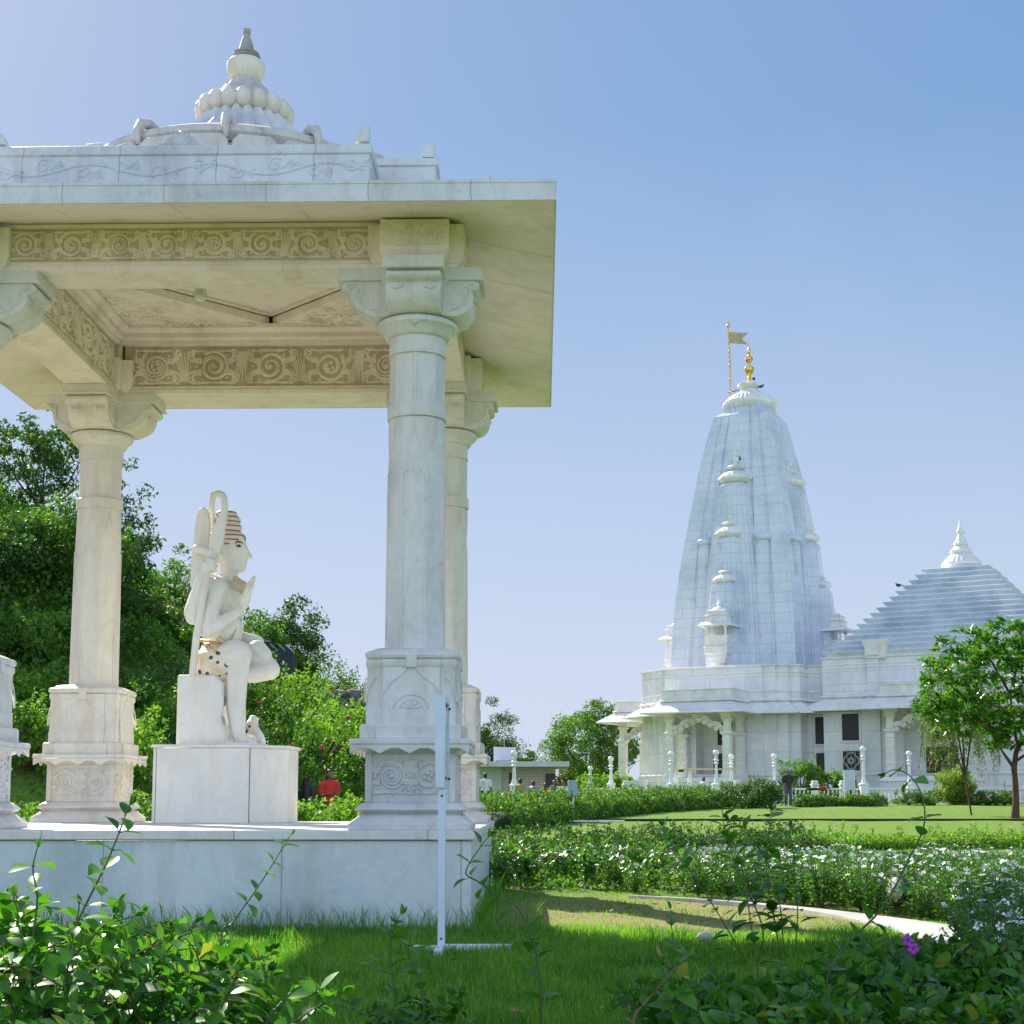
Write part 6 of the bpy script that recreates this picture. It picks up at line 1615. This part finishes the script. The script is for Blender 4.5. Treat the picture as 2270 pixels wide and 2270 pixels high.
# floodlight in the flower bed
fx = Vector(at(1988,1972,15.2)); fll = thing('floodlight', 'round garden floodlight with a pale glass front among the white flowers', 'lamp', (fx.x, 15.2, gz(fx.x,15.2)))
zf = fx.z-fll.location.z
ax = Vector((-.85,-.45,.15)).normalized(); q = ax.to_track_quat('Z','Y').to_matrix()
def ori(mb, c): mb.v = [tuple(q @ Vector(v)+Vector(c)) for v in mb.v]; return mb
obj('housing', ori(MB().lathe([(.04,-.16),(.09,-.15),(.14,-.04),(.155,.0),(.155,.02),(.14,.025)], n=24), (0,0,zf)), simple('dark_housing', (.05,.06,.06), .4, .5), fll)
obj('glass', ori(MB().lathe([(.138,.012),(.10,.045),(.04,.06),(.005,.062)], n=24), (0,0,zf)), simple('pale_glass', (.60,.58,.52), .12), fll, 60)
obj('bracket', MB().tube([(0,0,0),(.02,0,zf*.5),(.05,.03,zf-.1)], .02, 6), M['dark'], fll)
# motorcycle half hidden in the hedge
mc = thing('motorcycle', 'dark motorcycle with a red tank parked behind the low hedge', 'motorcycle', (at(1818,1773,73).x, 73, gz(13,73)))
blk_ = simple('black_rubber', (.02,.02,.022), .6)
for x in (-.62,.62):
    w_ = MB(); w_.tube([(x+.27*math.cos(a), 0, .30+.27*math.sin(a)) for a in [2*PI*i/24 for i in range(25)]], .045, 8); wo_ = obj('wheel', w_, blk_, mc, 60)
    r_ = MB(); r_.ball((x,0,.30), .06, 8, 6)
    for i in range(5): r_.tube([(x,0,.30),(x+.25*math.cos(i*1.257),0,.30+.25*math.sin(i*1.257))], .012, 4)
    obj('rim', r_, simple('steel', (.5,.5,.52), .3, .9), wo_)
b = MB(); b.tube([(.62,0,.30),(.42,0,.85),(.36,0,1.0)], .03, 6); b.tube([(-.62,0,.30),(-.2,0,.45),(.3,0,.78)], .035, 6); b.ball((0,0,.42), 1, 10, 8, (.22,.14,.16)); obj('frame', b, blk_, mc, 60)
b = MB(); b.ball((.12,0,.80), 1, 12, 8, (.25,.13,.12)); obj('fuel_tank', b, simple('red_tank', (.35,.02,.02), .25), mc, 60)
b = MB(); b.ball((-.35,0,.78), 1, 12, 8, (.38,.12,.07)); obj('seat', b, blk_, mc, 60)
b = MB(); b.tube([(.30,-.34,1.06),(.38,-.2,1.02),(.38,.2,1.02),(.30,.34,1.06)], .018, 6); b.tube([(.38,-.25,1.02),(.38,-.3,1.22)], .012, 5); b.ball((.38,-.31,1.26), .05, 8, 6); obj('handlebar', b, blk_, mc, 60)
b = MB(); b.ball((.50,0,.90), .10, 10, 8); obj('headlight', b, simple('lamp_glass', (.6,.62,.65), .1), mc, 60)
bs_ = thing('blue_sign', 'tiny blue sign poking out of the garden hedge', 'sign', (at(1433,1773,66).x, 66, gz(5,66)))
zz = at(1433,1757,66).z-bs_.location.z; obj('panel', MB().box(-.13,.13,-.02,.02,zz-.10,zz+.08), simple('blue_enamel', (.02,.08,.32), .4), bs_); obj('post', MB().box(-.02,.02,.0201,.05,0,zz+.05), M['dark'], bs_)

# ================================================================ PEOPLE
SKIN = simple('brown_skin', (.22,.11,.07), .5); HAIR = simple('black_hair', (.012,.010,.010), .5); GREYH = simple('hennaed_hair', (.16,.07,.05), .6)
def cloth(name, c): return simple(name, c, .8, 0, .12, 12)
def person(label, u, v, y, top, legs, rz=0, hgt_=1.68, hair=HAIR, pose='stand', long_hair=False, sit=0, top_long=False, pattern=None):
    """v is the crown of the head; the figure faces -Y before rotation"""
    p = at(u, v, y); z0 = p.z-hgt_
    t = thing('person', label, 'person', (p.x, y, z0), rz); k = hgt_/1.70; s = lambda x, yy, z, r: (x*k, yy*k, z*k, r*k)
    b = MB()
    b.ball((0,-.01*k,1.585*k), 1, 12, 10, (.075*k,.095*k,.115*k)); limb(b, [s(0,-.075,1.535,.045), s(0,-.085,1.50,.03)]); b.ball((0,-.108*k,1.575*k), .02*k, 6, 5)
    for sx in (-1, 1): b.ball((sx*.076*k,.005*k,1.58*k), .022*k, 6, 5, (.5,1,1.3))
    limb(b, [s(0,.01,1.47,.05), s(0,.015,1.40,.055)])
    limb(b, [s(-.15,.01,1.36,.07), s(0,.01,1.34,.10), s(.15,.01,1.36,.07)]); limb(b, [s(0,.01,1.33,.125), s(0,0,1.15,.12), s(0,0,.98,.125)]); limb(b, [s(-.08,0,.94,.10), s(.08,0,.94,.10)])
    arms = {'stand': [((-.19,.01,1.35),(-.235,.03,1.09),(-.245,-.03,.85)), ((.19,.01,1.35),(.235,.03,1.09),(.245,-.03,.85))],
            'walk': [((-.19,.01,1.35),(-.24,.12,1.11),(-.25,.14,.88)), ((.19,.01,1.35),(.26,-.06,1.10),(.33,-.20,.90))],
            'hold': [((-.19,.01,1.35),(-.23,0,1.10),(-.08,-.20,1.12)), ((.19,.01,1.35),(.23,0,1.10),(.09,-.20,1.15))]}[pose]
    st_ = .0 if pose != 'walk' else .20
    lg_ = [((-.09,0,.90),(-.10,-.02-st_*.6,.49),(-.11,.0-st_,.08)), ((.09,0,.90),(.10,-.02+st_*.3,.49),(.11,.04+st_,.09))]
    for a in arms:
        limb(b, [s(*a[0],.058), s(*a[1],.043), s(*a[2],.032)], 8)
        h = Vector(a[2]); d = (Vector(a[2])-Vector(a[1])).normalized(); limb(b, [s(*h,.034), s(*(h+d*.07),.038), s(*(h+d*.10),.03)], 8)
        for f in range(4): e = h+d*.09+Vector(((f-1.5)*.013,-.012*f+.018,0)); limb(b, [s(*e,.011), s(*(e+d*.05+Vector((0,-.012,0))),.010), s(*(e+d*.075+Vector((0,-.03,0))),.008)], 6)
        limb(b, [s(*(h+d*.03+Vector((0,-.03,0))),.013), s(*(h+d*.08+Vector((0,-.055,0))),.010)], 6)
    for l in lg_:
        limb(b, [s(*l[0],.085), s(*l[1],.058), s(*l[2],.04)], 8); f = Vector(l[2]); limb(b, [s(f.x,f.y+.03,.05,.045), s(f.x,f.y-.08,.045,.042), s(f.x,f.y-.16,.035,.034)], 8)
    link('body', remesh(b, .016*k, 2), SKIN, t, 180)
    c = MB()
    limb(c, [s(-.155,.01,1.365,.082), s(0,.01,1.355,.112), s(.155,.01,1.365,.082)]); limb(c, [s(0,.01,1.33,.142), s(0,0,1.15,.138), s(0,0,.98,.145), s(0,0,.90 if not top_long else .62,.14 if not top_long else .17)])
    limb(c, [s(-.08,0,.95,.115), s(.08,0,.95,.115)])
    for a in arms: m_ = Vector(a[0]).lerp(Vector(a[1]), .75); limb(c, [s(*a[0],.078), s(*m_,.066)], 8)
    link('shirt', remesh(c, .02*k, 2), top, t, 180)
    c = MB(); limb(c, [s(-.07,0,.93,.125), s(.07,0,.93,.125)])
    for l in lg_: m_ = Vector(l[2])+Vector((0,0,.04)); limb(c, [s(*l[0],.108), s(*l[1],.082), s(*m_,.072)], 8)
    link('trousers', remesh(c, .02*k, 2), legs, t, 180)
    c = MB(); c.ball((0,.015*k,1.625*k), 1, 12, 8, (.084*k,.098*k,.092*k)); c.ball((0,.05*k,1.585*k), 1, 10, 8, (.078*k,.07*k,.10*k))
    if long_hair: limb(c, [s(0,.08,1.58,.07), s(0,.10,1.45,.06), s(0,.11,1.25,.04)])
    link('hair', remesh(c, .016*k, 1), hair, t, 180)
    return t
WS = cloth('white_cloth', (.72,.70,.76)); RS = cloth('red_cloth', (.62,.03,.03)); KH = cloth('khaki_cloth', (.34,.28,.16)); DK = cloth('dark_cloth', (.04,.045,.06)); GR = cloth('grey_cloth', (.10,.105,.13)); TR = cloth('dark_green_grey_cloth', (.03,.036,.036)); PU = cloth('purple_cloth', (.15,.05,.22))
stp, snt, spp = newmat('striped_cloth'); wv2 = N(snt, 'ShaderNodeTexWave'); wv2.bands_direction = 'Z'; wv2.inputs['Scale'].default_value = 5; snt.links.new(coords(snt), wv2.inputs[0]); snt.links.new(ramp(snt, wv2.outputs['Fac'], [(.4,(.05,.05,.25)),(.6,(.5,.45,.6))]).outputs[0], spp.inputs[0])
person('woman in a red top with tied dark hair behind the leafy ground cover', 731, 1706, 33, RS, DK, .5, 1.58, long_hair=True, pose='hold')
person('dark haired person in dark clothes half hidden beside the statue plinth', 683, 1717, 33, DK, DK, 2.6, 1.5, long_hair=True)
person('man in a white shirt seen from behind by the back right column', 1076, 1714, 65, WS, DK, PI, 1.72)
person('man in a khaki shirt beside the lamp post seen from behind', 1154, 1726, 67, KH, DK, PI-.4, 1.68)
person('person in a blue striped shirt among the visitors behind the hedge', 1183, 1731, 69, stp, DK, 2.5, 1.62)
person('person in red clothes among the visitors behind the hedge', 1209, 1736, 68, RS, RS, PI, 1.55, long_hair=True, top_long=True)
person('black haired person in a dark grey shirt among the visitors', 1229, 1729, 69, GR, DK, -.6, 1.65, long_hair=True)
person('man in a white shirt with dark trousers right of the person in red', 1248, 1731, 67, WS, DK, .3, 1.68)
person('person in dark clothes behind the small garden sign', 1262, 1733, 71, DK, DK, .2, 1.68)
person('person in purple at the right end of the visitors', 1276, 1735, 71.5, PU, DK, -.3, 1.62)
person('bald man in loose white clothes walking in front of the temple porch', 1560, 1722, 76, WS, WS, PI-.5, 1.70, hair=GREYH, pose='walk', top_long=True)
person('man in a dark grey shirt and grey trousers standing on the lawn', 1746, 1705, 69, TR, GR, .15, 1.74, hair=GREYH)
# birds on the temple
BIRD = simple('dark_feathers', (.03,.03,.035), .6)
for i, (u, v, y, l) in enumerate(((1640,1020,96.2,'pigeon on the highest small finial disc of the tower'), (1687,860,99,'pigeon on the slope of the big ribbed disc'), (1671,843,98.8,'pigeon perched under the gilded finial'), (1992,1301,89,'pigeon sitting on the left edge of the pyramid roof'))):
    p = at(u, v, y); t = thing('pigeon', l, 'bird', tuple(p), i*1.3); b = MB(); b.ball((0,0,.10), 1, 10, 8, (.08,.17,.09)); limb(b, [(0,-.12,.16,.05), (0,-.17,.22,.045)]); b.tube([(0,.12,.09),(0,.32,.06)], [.05,.02], 6); b.tube([(0,-.20,.22),(0,-.25,.21)], [.015,.003], 5)
    for sx in (-.03,.03): b.tube([(sx,0,-.02),(sx,0,.06)], .01, 4)
    link('body', remesh(b, .02, 1), BIRD, t, 180)
# ================================================================ LIGHT
SUN_EL, SUN_AZ = 36, -34.4          # degrees; azimuth from +Y towards +X
sd = Vector((math.sin(R(SUN_AZ))*math.cos(R(SUN_EL)), math.cos(R(SUN_AZ))*math.cos(R(SUN_EL)), math.sin(R(SUN_EL))))
sun = bpy.data.lights.new('sun', 'SUN'); sun.energy = 5; sun.angle = R(.53); sun.color = (1, .92, .78)
suno = bpy.data.objects.new('sun', sun); COL.objects.link(suno); suno.location = (-20, 30, 40)
suno.rotation_euler = sd.to_track_quat('Z', 'Y').to_euler()
w = bpy.data.worlds.new('World'); SC.world = w; w.use_nodes = True
nt = w.node_tree; nt.nodes.clear()
wo = nt.nodes.new('ShaderNodeOutputWorld'); bg = nt.nodes.new('ShaderNodeBackground'); sky = nt.nodes.new('ShaderNodeTexSky')
sky.sky_type = 'NISHITA'; sky.sun_disc = False; sky.sun_elevation = R(SUN_EL); sky.sun_rotation = R(SUN_AZ)
sky.air_density = 1.0; sky.dust_density = .6; sky.ozone_density = 3.0; sky.altitude = 400
bg.inputs[1].default_value = .15
# the bright aureole round the sun is evened out, the blue kept
gm_ = nt.nodes.new('ShaderNodeGamma'); gm_.inputs[1].default_value = .30
nt.links.new(sky.outputs[0], gm_.inputs[0])
hs = nt.nodes.new('ShaderNodeHueSaturation'); hs.inputs['Hue'].default_value = .502; hs.inputs['Saturation'].default_value = 2.25; hs.inputs['Value'].default_value = 1.33
nt.links.new(gm_.outputs[0], hs.inputs['Color'])
skyc = mixc(nt, 1.0, hs.outputs[0], (.93, .98, 1.08), 'MULTIPLY')
sp = nt.nodes.new('ShaderNodeSeparateXYZ'); tc = nt.nodes.new('ShaderNodeTexCoord'); nt.links.new(tc.outputs['Generated'], sp.inputs[0])
# pale dust haze low over the horizon
hn = noise(nt, tc.outputs['Generated'], 2.4, 5, .6, .6)
hz = ramp(nt, mth(nt, 'ADD', sp.outputs[2], mth(nt, 'MULTIPLY', mth(nt, 'SUBTRACT', hn, .5), .16)), [(0, (.92,.92,.92)), (.42, (.0,.0,.0))]).outputs[0]
skyc = mixc(nt, hz, skyc, (2.15, 2.36, 3.0))
# unseen bright clouds added behind the camera as fill for the shaded marble
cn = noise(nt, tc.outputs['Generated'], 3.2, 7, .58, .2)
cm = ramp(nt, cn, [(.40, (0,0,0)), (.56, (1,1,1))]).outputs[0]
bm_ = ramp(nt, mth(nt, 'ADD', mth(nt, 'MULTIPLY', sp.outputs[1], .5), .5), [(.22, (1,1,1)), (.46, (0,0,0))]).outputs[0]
cloud_fill = mth(nt, 'MULTIPLY', cm, bm_)
col_ = mixc(nt, cloud_fill, skyc, (3.9, 4.6, 5.8))
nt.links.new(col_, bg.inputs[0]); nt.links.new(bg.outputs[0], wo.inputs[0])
SC.view_settings.view_transform = 'Standard'; SC.view_settings.look = 'None'
SC.view_settings.exposure = 1.0; SC.view_settings.gamma = 1
SC.render.engine = 'CYCLES'
SC.cycles.max_bounces = 8; SC.cycles.diffuse_bounces = 4; SC.cycles.transparent_max_bounces = 12
